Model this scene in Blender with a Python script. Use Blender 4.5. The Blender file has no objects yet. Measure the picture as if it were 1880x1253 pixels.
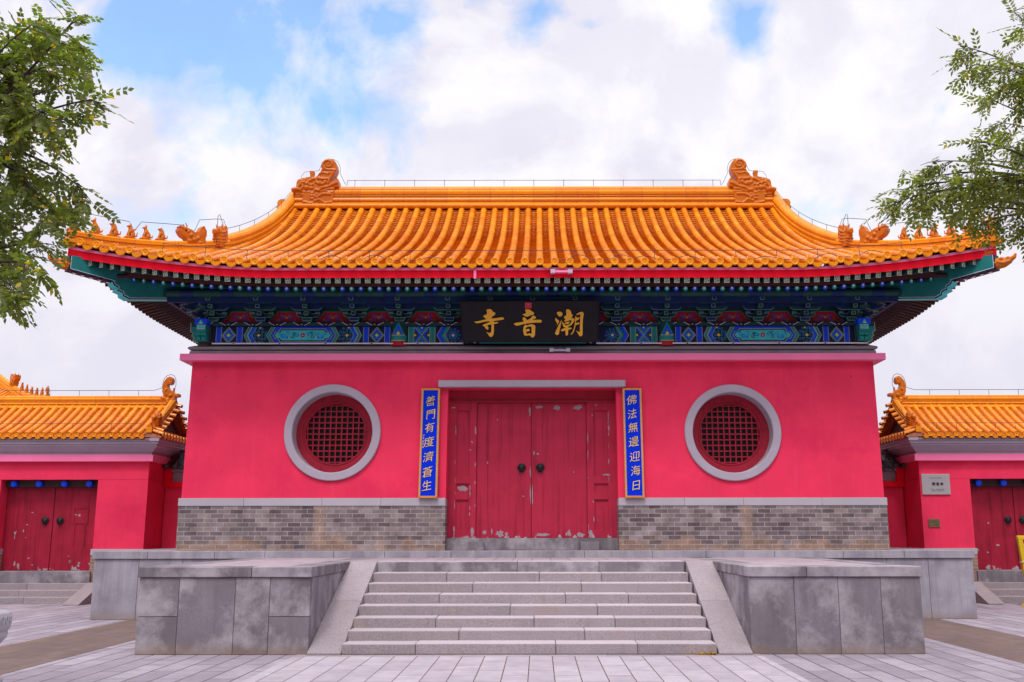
import bpy, bmesh, math, random
import numpy as np
from mathutils import Vector, Matrix
random.seed(7)
S = bpy.context.scene
COL = S.collection
PI = math.pi
sin, cos, R = math.sin, math.cos, math.radians

# ------------------------------------------------------------------ materials
M = {}
def nodes(name):
    m = bpy.data.materials.new(name); m.use_nodes = True
    nt = m.node_tree
    return m, nt, nt.nodes['Principled BSDF'], nt.nodes['Material Output']
def N(nt, typ, **kw):
    n = nt.nodes.new(typ)
    for k, v in kw.items():
        if k.startswith('i_'):
            n.inputs[int(k[2:]) if k[2:].isdigit() else k[2:].replace('_', ' ')].default_value = v
        else: setattr(n, k, v)
    return n
def c4(c): return (c[0], c[1], c[2], 1)
def mixc(nt, fac, a, b, mode='MIX'):
    n = nt.nodes.new('ShaderNodeMix'); n.data_type = 'RGBA'; n.blend_type = mode
    for sock, val in ((n.inputs[0], fac), (n.inputs[6], a), (n.inputs[7], b)):
        if hasattr(val, 'is_output'): nt.links.new(val, sock)
        elif isinstance(val, (int, float)): sock.default_value = val
        else: sock.default_value = c4(val)
    return n.outputs[2]
def ramp(nt, fac, lo, hi, a=0.0, b=1.0):
    n = N(nt, 'ShaderNodeMapRange', clamp=True)
    nt.links.new(fac, n.inputs[0])
    n.inputs[1].default_value, n.inputs[2].default_value = lo, hi
    n.inputs[3].default_value, n.inputs[4].default_value = a, b
    return n.outputs[0]
def math2(nt, op, a, b):
    n = N(nt, 'ShaderNodeMath', operation=op)
    for k, v in enumerate((a, b)):
        if hasattr(v, 'is_output'): nt.links.new(v, n.inputs[k])
        else: n.inputs[k].default_value = v
    return n.outputs[0]
def objco(nt, scale=(1, 1, 1)):
    t = N(nt, 'ShaderNodeTexCoord'); mp = N(nt, 'ShaderNodeMapping')
    mp.inputs['Scale'].default_value = scale
    nt.links.new(t.outputs['Object'], mp.inputs[0])
    return mp.outputs[0]
def noise(nt, co, scale, detail=5, rough=.55, dist=0):
    n = N(nt, 'ShaderNodeTexNoise'); nt.links.new(co, n.inputs['Vector'])
    n.inputs['Scale'].default_value = scale; n.inputs['Detail'].default_value = detail
    n.inputs['Roughness'].default_value = rough; n.inputs['Distortion'].default_value = dist
    return n.outputs[0]
def bumpn(nt, p, h, strength, dist=.01):
    b = N(nt, 'ShaderNodeBump'); b.inputs['Strength'].default_value = strength; b.inputs['Distance'].default_value = dist
    nt.links.new(h, b.inputs['Height']); nt.links.new(b.outputs[0], p.inputs['Normal'])
def mat(name, col, rough=.6, var=.12, scale=3, bump=0, bscale=60, metal=0, coat=0, island=0, spec=.25,
        speck=0, streak=None, stain=None, peel=None, foot=None, drip=None):
    m, nt, p, out = nodes(name)
    co = objco(nt)
    lo = [c * (1 - var) for c in col]; hi = [min(1, c * (1 + var)) for c in col]
    c = mixc(nt, ramp(nt, noise(nt, co, scale), .3, .7), lo, hi)
    if speck:
        c = mixc(nt, ramp(nt, noise(nt, co, 70, 3, .7), .35, .65, 0, 1), c, [x * (1 - speck) for x in col])
    if island:
        g = N(nt, 'ShaderNodeNewGeometry')
        v = ramp(nt, g.outputs['Random Per Island'], 0, 1, 1 - island, 1 + island)
        cc = N(nt, 'ShaderNodeCombineColor'); [nt.links.new(v, cc.inputs[k]) for k in range(3)]
        c = mixc(nt, 1.0, c, cc.outputs[0], 'MULTIPLY')
    if streak:
        f = ramp(nt, noise(nt, objco(nt, (7, 7, .35)), 1.6, 6, .6), streak[1], streak[2], 0, streak[3])
        c = mixc(nt, f, c, streak[0])
    if stain:
        sc = co
        if island:      # every slab was cut elsewhere in the quarry: its marks do not run on across the joint
            gi = N(nt, 'ShaderNodeNewGeometry'); va = N(nt, 'ShaderNodeVectorMath', operation='ADD'); cx = N(nt, 'ShaderNodeCombineXYZ')
            for k, w in enumerate((17.0, 5.0, 11.0)): nt.links.new(math2(nt, 'MULTIPLY', gi.outputs['Random Per Island'], w), cx.inputs[k])
            nt.links.new(co, va.inputs[0]); nt.links.new(cx.outputs[0], va.inputs[1]); sc = va.outputs[0]
        f = ramp(nt, noise(nt, sc, stain[4] if len(stain) > 4 else .9, 9, .68, .1), stain[1], stain[2], 0, stain[3])
        c = mixc(nt, f, c, stain[0])
    if drip:      # dark runs below the coping, broken up along the wall
        sp = N(nt, 'ShaderNodeSeparateXYZ'); nt.links.new(co, sp.inputs[0])
        f = math2(nt, 'MULTIPLY', ramp(nt, noise(nt, objco(nt, (1, 1, .12)), drip[3], 6, .65), .46, .66), ramp(nt, math2(nt, 'ADD', sp.outputs[2], math2(nt, 'MULTIPLY', noise(nt, objco(nt, (1, 1, .1)), 2.2, 3), drip[4])), drip[1], drip[2]))
        c = mixc(nt, math2(nt, 'MULTIPLY', f, drip[5]), c, drip[0])
    if foot:      # soil splashed up from the paving
        sp = N(nt, 'ShaderNodeSeparateXYZ'); nt.links.new(co, sp.inputs[0])
        f = ramp(nt, math2(nt, 'ADD', sp.outputs[2], math2(nt, 'MULTIPLY', noise(nt, co, 3.0, 5), -.22)), foot[1], foot[2], foot[3], 0)
        c = mixc(nt, f, c, foot[0])
    if peel:
        # paint flaked off in patches, most of all along the lowest hand's breadth of the door
        sp = N(nt, 'ShaderNodeSeparateXYZ'); nt.links.new(co, sp.inputs[0])
        h = ramp(nt, sp.outputs[2], peel[1], peel[2], .26, 0)
        f = math2(nt, 'ADD', noise(nt, objco(nt, (1, 1, .6)), peel[3], 5, .6), h)
        c = mixc(nt, ramp(nt, f, peel[4], peel[4] + .015), c, peel[0])
    nt.links.new(c, p.inputs['Base Color'])
    p.inputs['Roughness'].default_value = rough; p.inputs['Metallic'].default_value = metal
    p.inputs['Specular IOR Level'].default_value = spec
    p.inputs['Coat Weight'].default_value = coat; p.inputs['Coat Roughness'].default_value = .12
    if bump: bumpn(nt, p, noise(nt, co, bscale, 4), bump)
    M[name] = m
    return m
def brickmat(name, axes, bw, bh, mortar, c1, c2, cm, offset=.5, rough=.85, low=None, var=.2, bias=0, stain=None, bump=.4):
    m, nt, p, out = nodes(name)
    t = N(nt, 'ShaderNodeTexCoord'); sp = N(nt, 'ShaderNodeSeparateXYZ'); nt.links.new(t.outputs['Object'], sp.inputs[0])
    cb = N(nt, 'ShaderNodeCombineXYZ')
    if axes == 'wall':
        nt.links.new(math2(nt, 'ADD', sp.outputs[0], sp.outputs[1]), cb.inputs[0]); nt.links.new(sp.outputs[2], cb.inputs[1])
    else:
        nt.links.new(sp.outputs[1], cb.inputs[0]); nt.links.new(sp.outputs[0], cb.inputs[1])
    b = N(nt, 'ShaderNodeTexBrick'); nt.links.new(cb.outputs[0], b.inputs['Vector'])
    b.offset = offset; b.squash = 1
    for k, v in (('Scale', 1), ('Mortar Size', mortar), ('Mortar Smooth', .1), ('Bias', bias), ('Brick Width', bw), ('Row Height', bh)):
        b.inputs[k].default_value = v
    b.inputs['Color1'].default_value = c4(c1); b.inputs['Color2'].default_value = c4(c2); b.inputs['Mortar'].default_value = c4(cm)
    co = t.outputs['Object']
    c = b.outputs['Color']
    if low:
        f = math2(nt, 'MULTIPLY', ramp(nt, math2(nt, 'ADD', sp.outputs[2], noise(nt, co, 2.2, 3)), low[1], low[2], low[3], 0), math2(nt, 'SUBTRACT', 1.0, b.outputs['Fac']))
        c = mixc(nt, f, c, low[0])
    if low:       # upright strip of browner bricks where the wall was once patched, on either side of the door
        ax = math2(nt, 'ABSOLUTE', math2(nt, 'SUBTRACT', math2(nt, 'ABSOLUTE', sp.outputs[0], 0.0), 4.34), 0.0)
        f = math2(nt, 'MULTIPLY', ramp(nt, math2(nt, 'ADD', ax, math2(nt, 'MULTIPLY', noise(nt, co, 6, 4), .10)), .12, .20, .75, 0), math2(nt, 'SUBTRACT', 1.0, b.outputs['Fac']))
        c = mixc(nt, f, c, (.31, .20, .145))
    v = ramp(nt, noise(nt, co, 4, 6, .65), .3, .7, 1 - var, 1 + var)
    cc = N(nt, 'ShaderNodeCombineColor'); [nt.links.new(v, cc.inputs[k]) for k in range(3)]
    c = mixc(nt, 1.0, c, cc.outputs[0], 'MULTIPLY')
    if stain: c = mixc(nt, ramp(nt, noise(nt, co, stain[4], 6, .62, .4), stain[1], stain[2], 0, stain[3]), c, stain[0])
    nt.links.new(c, p.inputs['Base Color']); p.inputs['Roughness'].default_value = rough
    p.inputs['Specular IOR Level'].default_value = .3
    bumpn(nt, p, math2(nt, 'ADD', math2(nt, 'MULTIPLY', b.outputs['Fac'], -1.0), math2(nt, 'MULTIPLY', noise(nt, co, 50, 3), .3)), bump, .006)
    M[name] = m

mat('red_plaster', (.81, .036, .100), .72, .09, 1.3, .2, 90, stain=((.68, .022, .085), .52, .70, .75, .8), spec=.15, streak=((.83, .06, .15), .54, .76, .45), drip=((.62, .018, .075), 4.75, 5.2, 1.6, .5, .55))
mat('pink_metal', (.95, .19, .40), .34, .05, 1.2, spec=.5, coat=.2)
mat('red_fascia', (.84, .003, .022), .5, .06, 2, spec=.1)
mat('red_dark', (.35, .013, .034), .55, .14, 4, .05)
mat('door_red', (.43, .022, .058), .55, .10, 3, .08, 30, streak=((.24, .010, .026), .50, .70, .75), peel=((.40, .33, .36), 1.52, 1.74, 5.5, .745), spec=.15)
mat('peeled', (.33, .25, .28), .8, .12, 9)
mat('side_door_red', (.32, .013, .036), .55, .18, 3, .08, 30, streak=((.17, .007, .02), .5, .70, .75), peel=((.36, .29, .32), .72, 1.0, 5.5, .75), spec=.15)
mat('gray_paint', (.40, .345, .415), .6, .06, 2, spec=.35)
mat('gray_coping', (.30, .255, .29), .7, .12, 2.5, .1, stain=((.2, .16, .18), .5, .7, .5, 1.6))
mat('stone', (.37, .325, .36), .8, .10, 1.5, .22, 120, island=.10, speck=.22, stain=((.20, .17, .195), .52, .66, .55, 1.1))
mat('stone_dark', (.20, .172, .197), .82, .20, 3.2, .22, 120, island=.22, speck=.28, stain=((.43, .385, .42), .47, .63, .80, 1.15), streak=((.12, .10, .118), .54, .74, .45), drip=((.43, .39, .425), .45, 1.1, 2.6, .5, .35), foot=((.24, .16, .115), -.16, .06, .8))
mat('stone_pale', (.35, .32, .37), .8, .16, 2.4, .2, 120, island=.09, speck=.18, stain=((.21, .185, .22), .44, .62, .80, 1.3), streak=((.20, .175, .205), .52, .70, .5), drip=((.47, .44, .48), .3, 1.1, 2.2, .5, .6), foot=((.27, .19, .145), -.16, .06, .7))
mat('stone_step', (.38, .32, .34), .8, .12, 1.5, .25, 130, island=.12, speck=.42, stain=((.37, .25, .20), .55, .75, .5, 1.4), streak=((.21, .17, .19), .56, .75, .6))
mat('stone_tread_lit', (.47, .41, .435), .7, .10, 2.0, .15, 120, island=.10, speck=.16, stain=((.36, .27, .25), .56, .75, .4, 1.4))
mat('stone_band', (.45, .41, .46), .75, .10, 2, .1, island=.06, speck=.12)
mat('carved_stone', (.47, .43, .47), .75, .12, 6, .2, 60, speck=.12)
mat('joint', (.40, .36, .39), .9, .15)
brickmat('gray_brick', 'wall', .262, .0885, .0055, (.105, .078, .085), (.27, .215, .215), (.38, .325, .34), low=((.31, .185, .115), 1.85, 2.02, .75), var=.34, stain=((.24, .15, .11), .56, .68, .5, 1.7))
brickmat('pale_paver', 'floor', .93, .303, .007, (.355, .305, .345), (.425, .375, .415), (.13, .07, .065), var=.14, bump=.3, stain=((.31, .27, .31), .5, .75, .5, .8))
brickmat('gray_paver', 'floor', 1.25, .303, .011, (.245, .205, .24), (.345, .30, .34), (.085, .055, .06), var=.17, bump=.3, stain=((.22, .185, .215), .5, .75, .6, .5))
brickmat('brown_paver', 'floor', 1.25, .303, .005, (.135, .092, .082), (.165, .112, .10), (.095, .065, .06), var=.18, bump=.2, stain=((.19, .12, .075), .5, .75, .5, .7))
brickmat('terrace_paver', 'floor', 1.1, .34, .008, (.33, .265, .295), (.39, .315, .345), (.20, .13, .14), var=.12, bump=.2)
def glaze(name, col, hi, lo, coat=.5, cr=.08, bs=.07):
    m, nt, p, out = nodes(name)
    co = objco(nt)
    g = N(nt, 'ShaderNodeNewGeometry')
    c = mixc(nt, g.outputs['Random Per Island'], lo, hi)
    c = mixc(nt, ramp(nt, noise(nt, co, 9, 5, .6), .35, .7), c, col)
    c = mixc(nt, ramp(nt, noise(nt, co, 24, 4, .7), .60, .72, 0, .55), c, (.30, .085, .035))
    nt.links.new(c, p.inputs['Base Color'])
    p.inputs['Roughness'].default_value = .45; p.inputs['Specular IOR Level'].default_value = .12
    p.inputs['Coat Weight'].default_value = coat; p.inputs['Coat Roughness'].default_value = cr
    bumpn(nt, p, noise(nt, co, 22, 3), bs, .01)
    M[name] = m
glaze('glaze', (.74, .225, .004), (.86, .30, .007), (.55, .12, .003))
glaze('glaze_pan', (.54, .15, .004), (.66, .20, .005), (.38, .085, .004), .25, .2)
glaze('glaze_ridge', (.82, .27, .004), (.90, .33, .006), (.68, .18, .003), .22, .28)
glaze('glaze_figure', (.54, .135, .003), (.60, .16, .004), (.46, .10, .003), .3, .16)
mat('grout', (.42, .16, .10), .8, .25, 12)
mat('glaze_shaded', (.10, .075, .08), .5, .3, 8)  # tile colour darkened to stand in for deep shade over the link walls
mat('wood_brown', (.050, .026, .026), .6, .25, 5)
mat('soffit', (.085, .022, .022), .7, .2, 3)
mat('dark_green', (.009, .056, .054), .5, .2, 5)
mat('teal', (.015, .24, .225), .5, .12, 6)
mat('teal_light', (.012, .175, .172), .5, .10, 6)
mat('turquoise', (.045, .55, .57), .5, .08, 6)
mat('bracket_blue_shaded', (.005, .024, .095), .55, .2, 6)  # blue deepened to paint in the shade under the eaves
mat('bracket_line', (.17, .30, .27), .5, .15, 6)
mat('blue', (.003, .065, .80), .5, .12, 6)
mat('blue_light', (.04, .20, .72), .5, .1, 6)
mat('navy', (.005, .009, .045), .5, .2, 6)
mat('gold_line', (.46, .44, .30), .45, .1, 6)
mat('cream', (.62, .62, .46), .5, .1, 6)
mat('gold', (.85, .50, .07), .35, .08, 6, spec=.6)
mat('gold_lettering', (.87, .43, .012), .4, .05, 6, spec=.5)
mat('couplet_gold', (.88, .58, .16), .5, .06, 6)
mat('white_paint', (.78, .78, .82), .5, .05, 6)
mat('panel_red', (.42, .012, .022), .5, .15, 5)
mat('pink_flower', (.75, .16, .20), .5, .1, 6)
mat('black_lacquer', (.010, .007, .010), .5, .3, 5, spec=.22)
mat('seal_red', (.6, .006, .05), .5, .1)
mat('board_blue', (.002, .028, .62), .6, .05, 3, spec=.06)
mat('board_frame', (.62, .24, .055), .5, .12, 14)
mat('lamp_metal', (.50, .44, .54), .4, .06)
mat('tube_white', (.74, .68, .74), .4, .04)
mat('void', (.012, .010, .012), .3, .3, 6)
mat('wire', (.05, .06, .08), .5, .1)
mat('iron', (.026, .024, .026), .42, .3, 20, metal=.4)
mat('steel', (.56, .52, .52), .32, .06, 2, metal=.6)
mat('brass', (.24, .17, .08), .4, .2, 10, metal=.5)
mat('yellow_plastic', (.62, .40, .012), .45, .12, 3)
mat('rope', (.7, .6, .5), .7, .1)
mat('bark', (.055, .042, .034), .85, .3, 9, .5, 30)
def leafmat(name, a, b, yellow, trans):
    m, nt, p, out = nodes(name)
    g = N(nt, 'ShaderNodeNewGeometry')
    c = mixc(nt, g.outputs['Random Per Island'], a, b)
    r2 = math2(nt, 'FRACT', math2(nt, 'MULTIPLY', g.outputs['Random Per Island'], 37.7), 0.0)
    c = mixc(nt, ramp(nt, r2, .955, .965), c, yellow)
    nt.links.new(c, p.inputs['Base Color']); p.inputs['Roughness'].default_value = .42
    tr = N(nt, 'ShaderNodeBsdfTranslucent'); nt.links.new(mixc(nt, 1.0, c, (1.5, 1.8, .8), 'MULTIPLY'), tr.inputs[0])
    mx = N(nt, 'ShaderNodeMixShader'); mx.inputs[0].default_value = trans
    nt.links.new(p.outputs[0], mx.inputs[1]); nt.links.new(tr.outputs[0], mx.inputs[2]); nt.links.new(mx.outputs[0], out.inputs[0])
    M[name] = m
leafmat('leaf_dark', (.075, .103, .017), (.185, .205, .036), (.52, .36, .02), .48)
leafmat('leaf_olive', (.090, .115, .016), (.200, .208, .030), (.38, .30, .03), .45)
leafmat('leaf_litter', (.62, .36, .03), (.45, .22, .02), (.7, .5, .05), .2)

# ------------------------------------------------------------------ mesh builder
class MB:
    def __init__(s): s.v = []; s.f = []; s.m = []; s.s = []
    def add(s, verts, faces, m=0, smooth=False):
        o = len(s.v); s.v += [tuple(p) for p in verts]
        for f in faces:
            s.f.append([i + o for i in f]); s.m.append(m); s.s.append(smooth)
    def hexa(s, p, m=0):
        s.add(p, [(0, 3, 2, 1), (4, 5, 6, 7), (0, 1, 5, 4), (1, 2, 6, 5), (2, 3, 7, 6), (3, 0, 4, 7)], m)
    def box(s, x0, x1, y0, y1, z0, z1, m=0):
        s.hexa([(x0, y0, z0), (x1, y0, z0), (x1, y1, z0), (x0, y1, z0), (x0, y0, z1), (x1, y0, z1), (x1, y1, z1), (x0, y1, z1)], m)
    def prism(s, poly, ax, c0, c1, m=0, mback=None):
        n = len(poly)
        def P(a, b, c): return {'y': (a, c, b), 'x': (c, a, b), 'z': (a, b, c)}[ax]
        vs = [P(a, b, c0) for a, b in poly] + [P(a, b, c1) for a, b in poly]
        s.add(vs, [list(range(n))[::-1], list(range(n, 2 * n))] + [(i, (i + 1) % n, n + (i + 1) % n, n + i) for i in range(n)], m)
    def flat(s, poly, y, m=0):
        s.add([(a, y, b) for a, b in poly], [list(range(len(poly)))], m)
    def stroke(s, pts, w, y, m=0):
        n = len(pts); vs = []
        for i, (a, b) in enumerate(pts):
            p, q = pts[max(0, i - 1)], pts[min(n - 1, i + 1)]
            dx, dz = q[0] - p[0], q[1] - p[1]; L = math.hypot(dx, dz) or 1
            ww = w[i] if isinstance(w, (list, tuple)) else w
            nx, nz = -dz / L * ww / 2, dx / L * ww / 2
            vs += [(a + nx, y, b + nz), (a - nx, y, b - nz)]
        s.add(vs, [(2 * i, 2 * i + 1, 2 * i + 3, 2 * i + 2) for i in range(n - 1)], m)
    def disc(s, cx, cz, r, y, m=0, n=14):
        s.flat([(cx + r * cos(2 * PI * k / n), cz + r * sin(2 * PI * k / n)) for k in range(n)], y, m)
    def grid(s, rows, m=0, smooth=True, closed=False):
        n = len(rows[0]); vs = [p for r in rows for p in r]; fs = []
        for i in range(len(rows) - 1):
            for j in range(n if closed else n - 1):
                a, b = i * n + j, i * n + (j + 1) % n
                fs.append((a, b, b + n, a + n))
        s.add(vs, fs, m, smooth)
    def tube(s, path, r, n=6, m=0, caps=True, smooth=True):
        path = [Vector(p) for p in path]; rows = []; up = None
        for i, p in enumerate(path):
            t = (path[min(i + 1, len(path) - 1)] - path[max(i - 1, 0)])
            if t.length < 1e-9: t = Vector((0, 0, 1))
            t.normalize()
            if up is None:
                up = Vector((0, 0, 1)) if abs(t.z) < .9 else Vector((1, 0, 0))
            up = (up - t * up.dot(t))
            if up.length < 1e-6: up = Vector((1, 0, 0)) - t * t.x
            up.normalize(); b = t.cross(up)
            rr = r[i] if isinstance(r, (list, tuple)) else r
            rows.append([p + (up * cos(2 * PI * k / n) + b * sin(2 * PI * k / n)) * rr for k in range(n)])
        s.grid(rows, m, smooth, True)
        if caps:
            s.add(rows[0], [list(range(n))[::-1]], m); s.add(rows[-1], [list(range(n))], m)
    def lathe(s, prof, cx, cy, n=24, m=0, smooth=True):
        s.grid([[(cx + r * cos(2 * PI * k / n), cy + r * sin(2 * PI * k / n), z) for k in range(n)] for r, z in prof], m, smooth, True)
    def ball(s, c, r, m=0, n=8):
        rx, ry, rz = r if isinstance(r, (tuple, list)) else (r, r, r)
        s.grid([[(c[0] + rx * cos(2 * PI * k / n) * sin(PI * i / 6), c[1] + ry * sin(2 * PI * k / n) * sin(PI * i / 6), c[2] - rz * cos(PI * i / 6)) for k in range(n)] for i in range(7)], m, True, True)
    def build(s, name, mats, parent=None, bevel=0, recalc=True):
        me = bpy.data.meshes.new(name)
        me.from_pydata(s.v, [], s.f)
        me.polygons.foreach_set('material_index', s.m); me.polygons.foreach_set('use_smooth', s.s)
        for k in ([mats] if isinstance(mats, str) else mats): me.materials.append(M[k])
        if recalc:
            bm = bmesh.new(); bm.from_mesh(me); bmesh.ops.recalc_face_normals(bm, faces=bm.faces); bm.to_mesh(me); bm.free()
        me.update()
        return link(name, me, parent, bevel)
def link(name, me, parent=None, bevel=0):
    o = bpy.data.objects.new(name, me); COL.objects.link(o)
    if parent is not None: put(o, parent)
    if bevel:
        b = o.modifiers.new('edge', 'BEVEL'); b.width = bevel; b.segments = 2; b.limit_method = 'ANGLE'; b.angle_limit = R(40)
    return o
def wloc(o):
    v = Vector((0, 0, 0))
    while o is not None: v = v + o.location; o = o.parent if o.parent and o.type != 'EMPTY' else None
    return v
ROOTLOC = {}
def put(o, parent):
    # geometry is modelled at its real place; the inverse keeps it there under a thing whose origin is at the thing's base
    o.parent = parent
    o.matrix_parent_inverse = Matrix.Translation(-ROOTLOC.get(parent.name, Vector((0, 0, 0))))
def tag(o, label=None, cat=None, group=None, kind=None):
    for k, v in (('label', label), ('category', cat), ('group', group), ('kind', kind)):
        if v: o[k] = v
    return o
def thing(name, label, cat, loc, group=None):
    o = bpy.data.objects.new(name, None); COL.objects.link(o); o.location = loc; o.empty_display_size = .2
    ROOTLOC[o.name] = Vector(loc)
    return tag(o, label, cat, group)
def inst(name, me, M4, parent):
    # another copy of a part: shares its mesh, placed by a matrix in world coordinates
    o = bpy.data.objects.new(name, me); COL.objects.link(o); put(o, parent); o.matrix_basis = M4
    return o
def remeshed(name, build, voxel, mats):
    mb = MB(); build(mb)
    o = mb.build(name, mats); r = o.modifiers.new('r', 'REMESH'); r.mode = 'VOXEL'; r.voxel_size = voxel; r.use_smooth_shade = True
    sm = o.modifiers.new('s', 'SMOOTH'); sm.iterations = 2; sm.factor = .4
    bpy.context.view_layer.update()
    me = bpy.data.meshes.new_from_object(o.evaluated_get(bpy.context.evaluated_depsgraph_get()))
    me.name = name
    old = o.data; bpy.data.objects.remove(o); bpy.data.meshes.remove(old)
    if not me.materials:
        for k in mats: me.materials.append(M[k])
    for p in me.polygons: p.use_smooth = True
    return me
def lerp(a, b, t): return a + (b - a) * t
def lerpv(p, q, t): return tuple(lerp(a, b, t) for a, b in zip(p, q))
def spiral(cx, cz, r, turns, start, d=1, n=16):
    return [(cx + r * (1 - .8 * k / n) * cos(start + d * 2 * PI * turns * k / n), cz + r * (1 - .8 * k / n) * sin(start + d * 2 * PI * turns * k / n)) for k in range(n + 1)]
# ------------------------------------------------------------------ the gate hall
YW = 20.6                                   # front wall plane
hall = thing('gate_hall', 'large red gate hall with orange tiled roof and two round windows', 'gate hall', (0, YW, 1.3))
HF, YE, YC, D = 8.9, 18.9, 25.4, 6.5         # half eave length, front eave, ridge line, half depth
XG = 6.75                                    # the gable ridges run down the slope here
def Hs(s): return 6.84 + .40 * s + .00042 * max(s, 0) ** 4
def EP(side, t, s, h=0.0):
    half = HF if side in 'fb' else D
    u = max(0, 1 - (half + .1 - abs(t)) / 4.0); fade = max(0, 1 - max(s, 0) / 3) ** 1.5
    k = .18 * u * u * fade
    z = Hs(s) + .42 * u ** 1.8 * fade + h
    tt = t + math.copysign(k, t); e = s - k
    if side == 'f': return Vector((tt, YE + e, z))
    if side == 'b': return Vector((tt, 2 * YC - YE - e, z))
    if side == 'r': return Vector((HF - e, YC + tt, z))
    return Vector((-HF + e, YC + tt, z))
TD = {'f': Vector((1, 0, 0)), 'b': Vector((1, 0, 0)), 'r': Vector((0, 1, 0)), 'l': Vector((0, 1, 0))}
def smax(side, t):
    half = HF if side in 'fb' else D
    if side in 'fb' and abs(t) < XG: return 6.36
    return min(half - abs(t), 2.15)

# --- walls
def ring_sweep(mb, prof, hx, y0, y1, m=0):
    rows = []
    for o, z in prof:
        rows.append([(-hx - o, y0 - o, z), (hx + o, y0 - o, z), (hx + o, y1 + o, z), (-hx - o, y1 + o, z)])
    mb.grid(rows, m, False, True)
YB = 30.2
WIN = [(-4.146, 3.695), (4.141, 3.685)]
wall = MB()
def plate_with_hole(mb, x0, x1, z0, z1, cx, cz, r, y, m=0, n=48):
    ins, outs = [], []
    for k in range(n):
        a = 2 * PI * k / n; c, s_ = cos(a), sin(a)
        ins.append((cx + r * c, y, cz + r * s_))
        tx = ((x1 - cx) / c if c > 0 else (x0 - cx) / c) if abs(c) > 1e-6 else 1e9
        tz = ((z1 - cz) / s_ if s_ > 0 else (z0 - cz) / s_) if abs(s_) > 1e-6 else 1e9
        t = min(tx, tz); outs.append((cx + t * c, y, cz + t * s_))
    mb.grid([ins, outs], m, False, True)
    for (xx, zz) in ((x0, z0), (x0, z1), (x1, z0), (x1, z1)):
        best = sorted(range(n), key=lambda k: (outs[k][0] - xx) ** 2 + (outs[k][2] - zz) ** 2)
        i = best[0]; j = best[1]
        if outs[i][0] != xx or outs[i][2] != zz:
            mb.add([outs[i], (xx, y, zz), outs[j]], [(0, 1, 2)], m)
z0, z1 = 2.34, 5.19
for sgn, (cx, cz) in zip((-1, 1), WIN):
    xa, xb = sorted((sgn * 5.4, sgn * 2.9))
    plate_with_hole(wall, xa, xb, z0, z1, cx, cz, .9, YW)
    xo = sgn * 7.19
    wall.add([(xo, YW, z0), (sgn * 5.4, YW, z0), (sgn * 5.4, YW, z1), (xo, YW, z1)], [(0, 1, 2, 3)])
    xd = 1.75 if sgn > 0 else -1.78
    wall.add([(sgn * 2.9, YW, z0), (xd, YW, z0), (xd, YW, z1), (sgn * 2.9, YW, z1)], [(0, 1, 2, 3)])
    wall.add([(xd, YW, z0), (xd, YW + .5, z0), (xd, YW + .5, 4.62), (xd, YW, 4.62)], [(0, 1, 2, 3)])
    wall.add([(xo, YW, z0), (xo, YB, z0), (xo, YB, z1), (xo, YW, z1)], [(0, 1, 2, 3)])
wall.add([(-1.78, YW, 4.62), (1.75, YW, 4.62), (1.75, YW, z1), (-1.78, YW, z1)], [(0, 1, 2, 3)])
wall.add([(-1.78, YW, 4.62), (1.75, YW, 4.62), (1.75, YW + .5, 4.62), (-1.78, YW + .5, 4.62)], [(0, 1, 2, 3)])
wall.box(-7.19, 7.19, YB, YB + .3, 1.3, z1)
wall.v = [(x * (1 - .0018 * (z - 2.34)), y + (.010 * (z - 2.34) if y < YW + .2 else 0), z) for x, y, z in wall.v]
for x, z in ((-6.85, 4.87), (6.67, 4.86), (-5.6, 3.0), (5.9, 4.1), (-2.6, 4.98), (2.5, 4.3), (-6.4, 2.9), (6.3, 3.2)):     # plugged fixing holes
    wall.disc(x, z, .016 if abs(x) > 6.6 else .008, YW + .010 * (z - 2.34) - .004, 1, 8)
wall.build('wall', ['red_plaster', 'red_dark'], hall, recalc=False)
for sgn in (-1, 1):
    b = MB(); xd = 1.75 if sgn > 0 else -1.78
    xa, xb = sorted((sgn * 7.225, xd))
    b.box(xa, xb, YW - .03, YW + .55, 1.3, 2.19)
    xa, xb = sorted((sgn * 7.225, sgn * 6.6)); b.box(xa, xb, YW + .55, YB, 1.3, 2.19)
    pl = b.build('brick_plinth', 'gray_brick', hall)
    b = MB(); xs = [sgn * 7.235, sgn * 5.9, sgn * 4.3, sgn * 3.1, xd]
    for p, q in zip(xs, xs[1:]):
        lo, hi = sorted((p, q)); b.box(lo + .002, hi - .002, YW - .042, YW + .5, 2.19, 2.348)
    lo, hi = sorted((sgn * 7.235, sgn * 6.7)); b.box(lo, hi, YW + .5, YB, 2.19, 2.348)
    b.build('stone_band', 'stone_band', pl, .006)
# pink drip course and grey coping above the red wall
b = MB(); ring_sweep(b, [(0, 5.182), (.215, 5.182), (.215, 5.323), (.0, 5.326)], 7.14, YW + .03, YB)
b.build('drip_course', 'pink_metal', hall, .006)
b = MB(); ring_sweep(b, [(.0, 5.326), (.075, 5.327), (.065, 5.405), (.0, 5.408), (.02, 5.42), (.085, 5.435), (.105, 5.462), (.085, 5.492), (-.02, 5.535), (-.22, 5.565)], 7.14, YW + .03, YB)
b.build('coping', 'gray_coping', hall)

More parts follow.
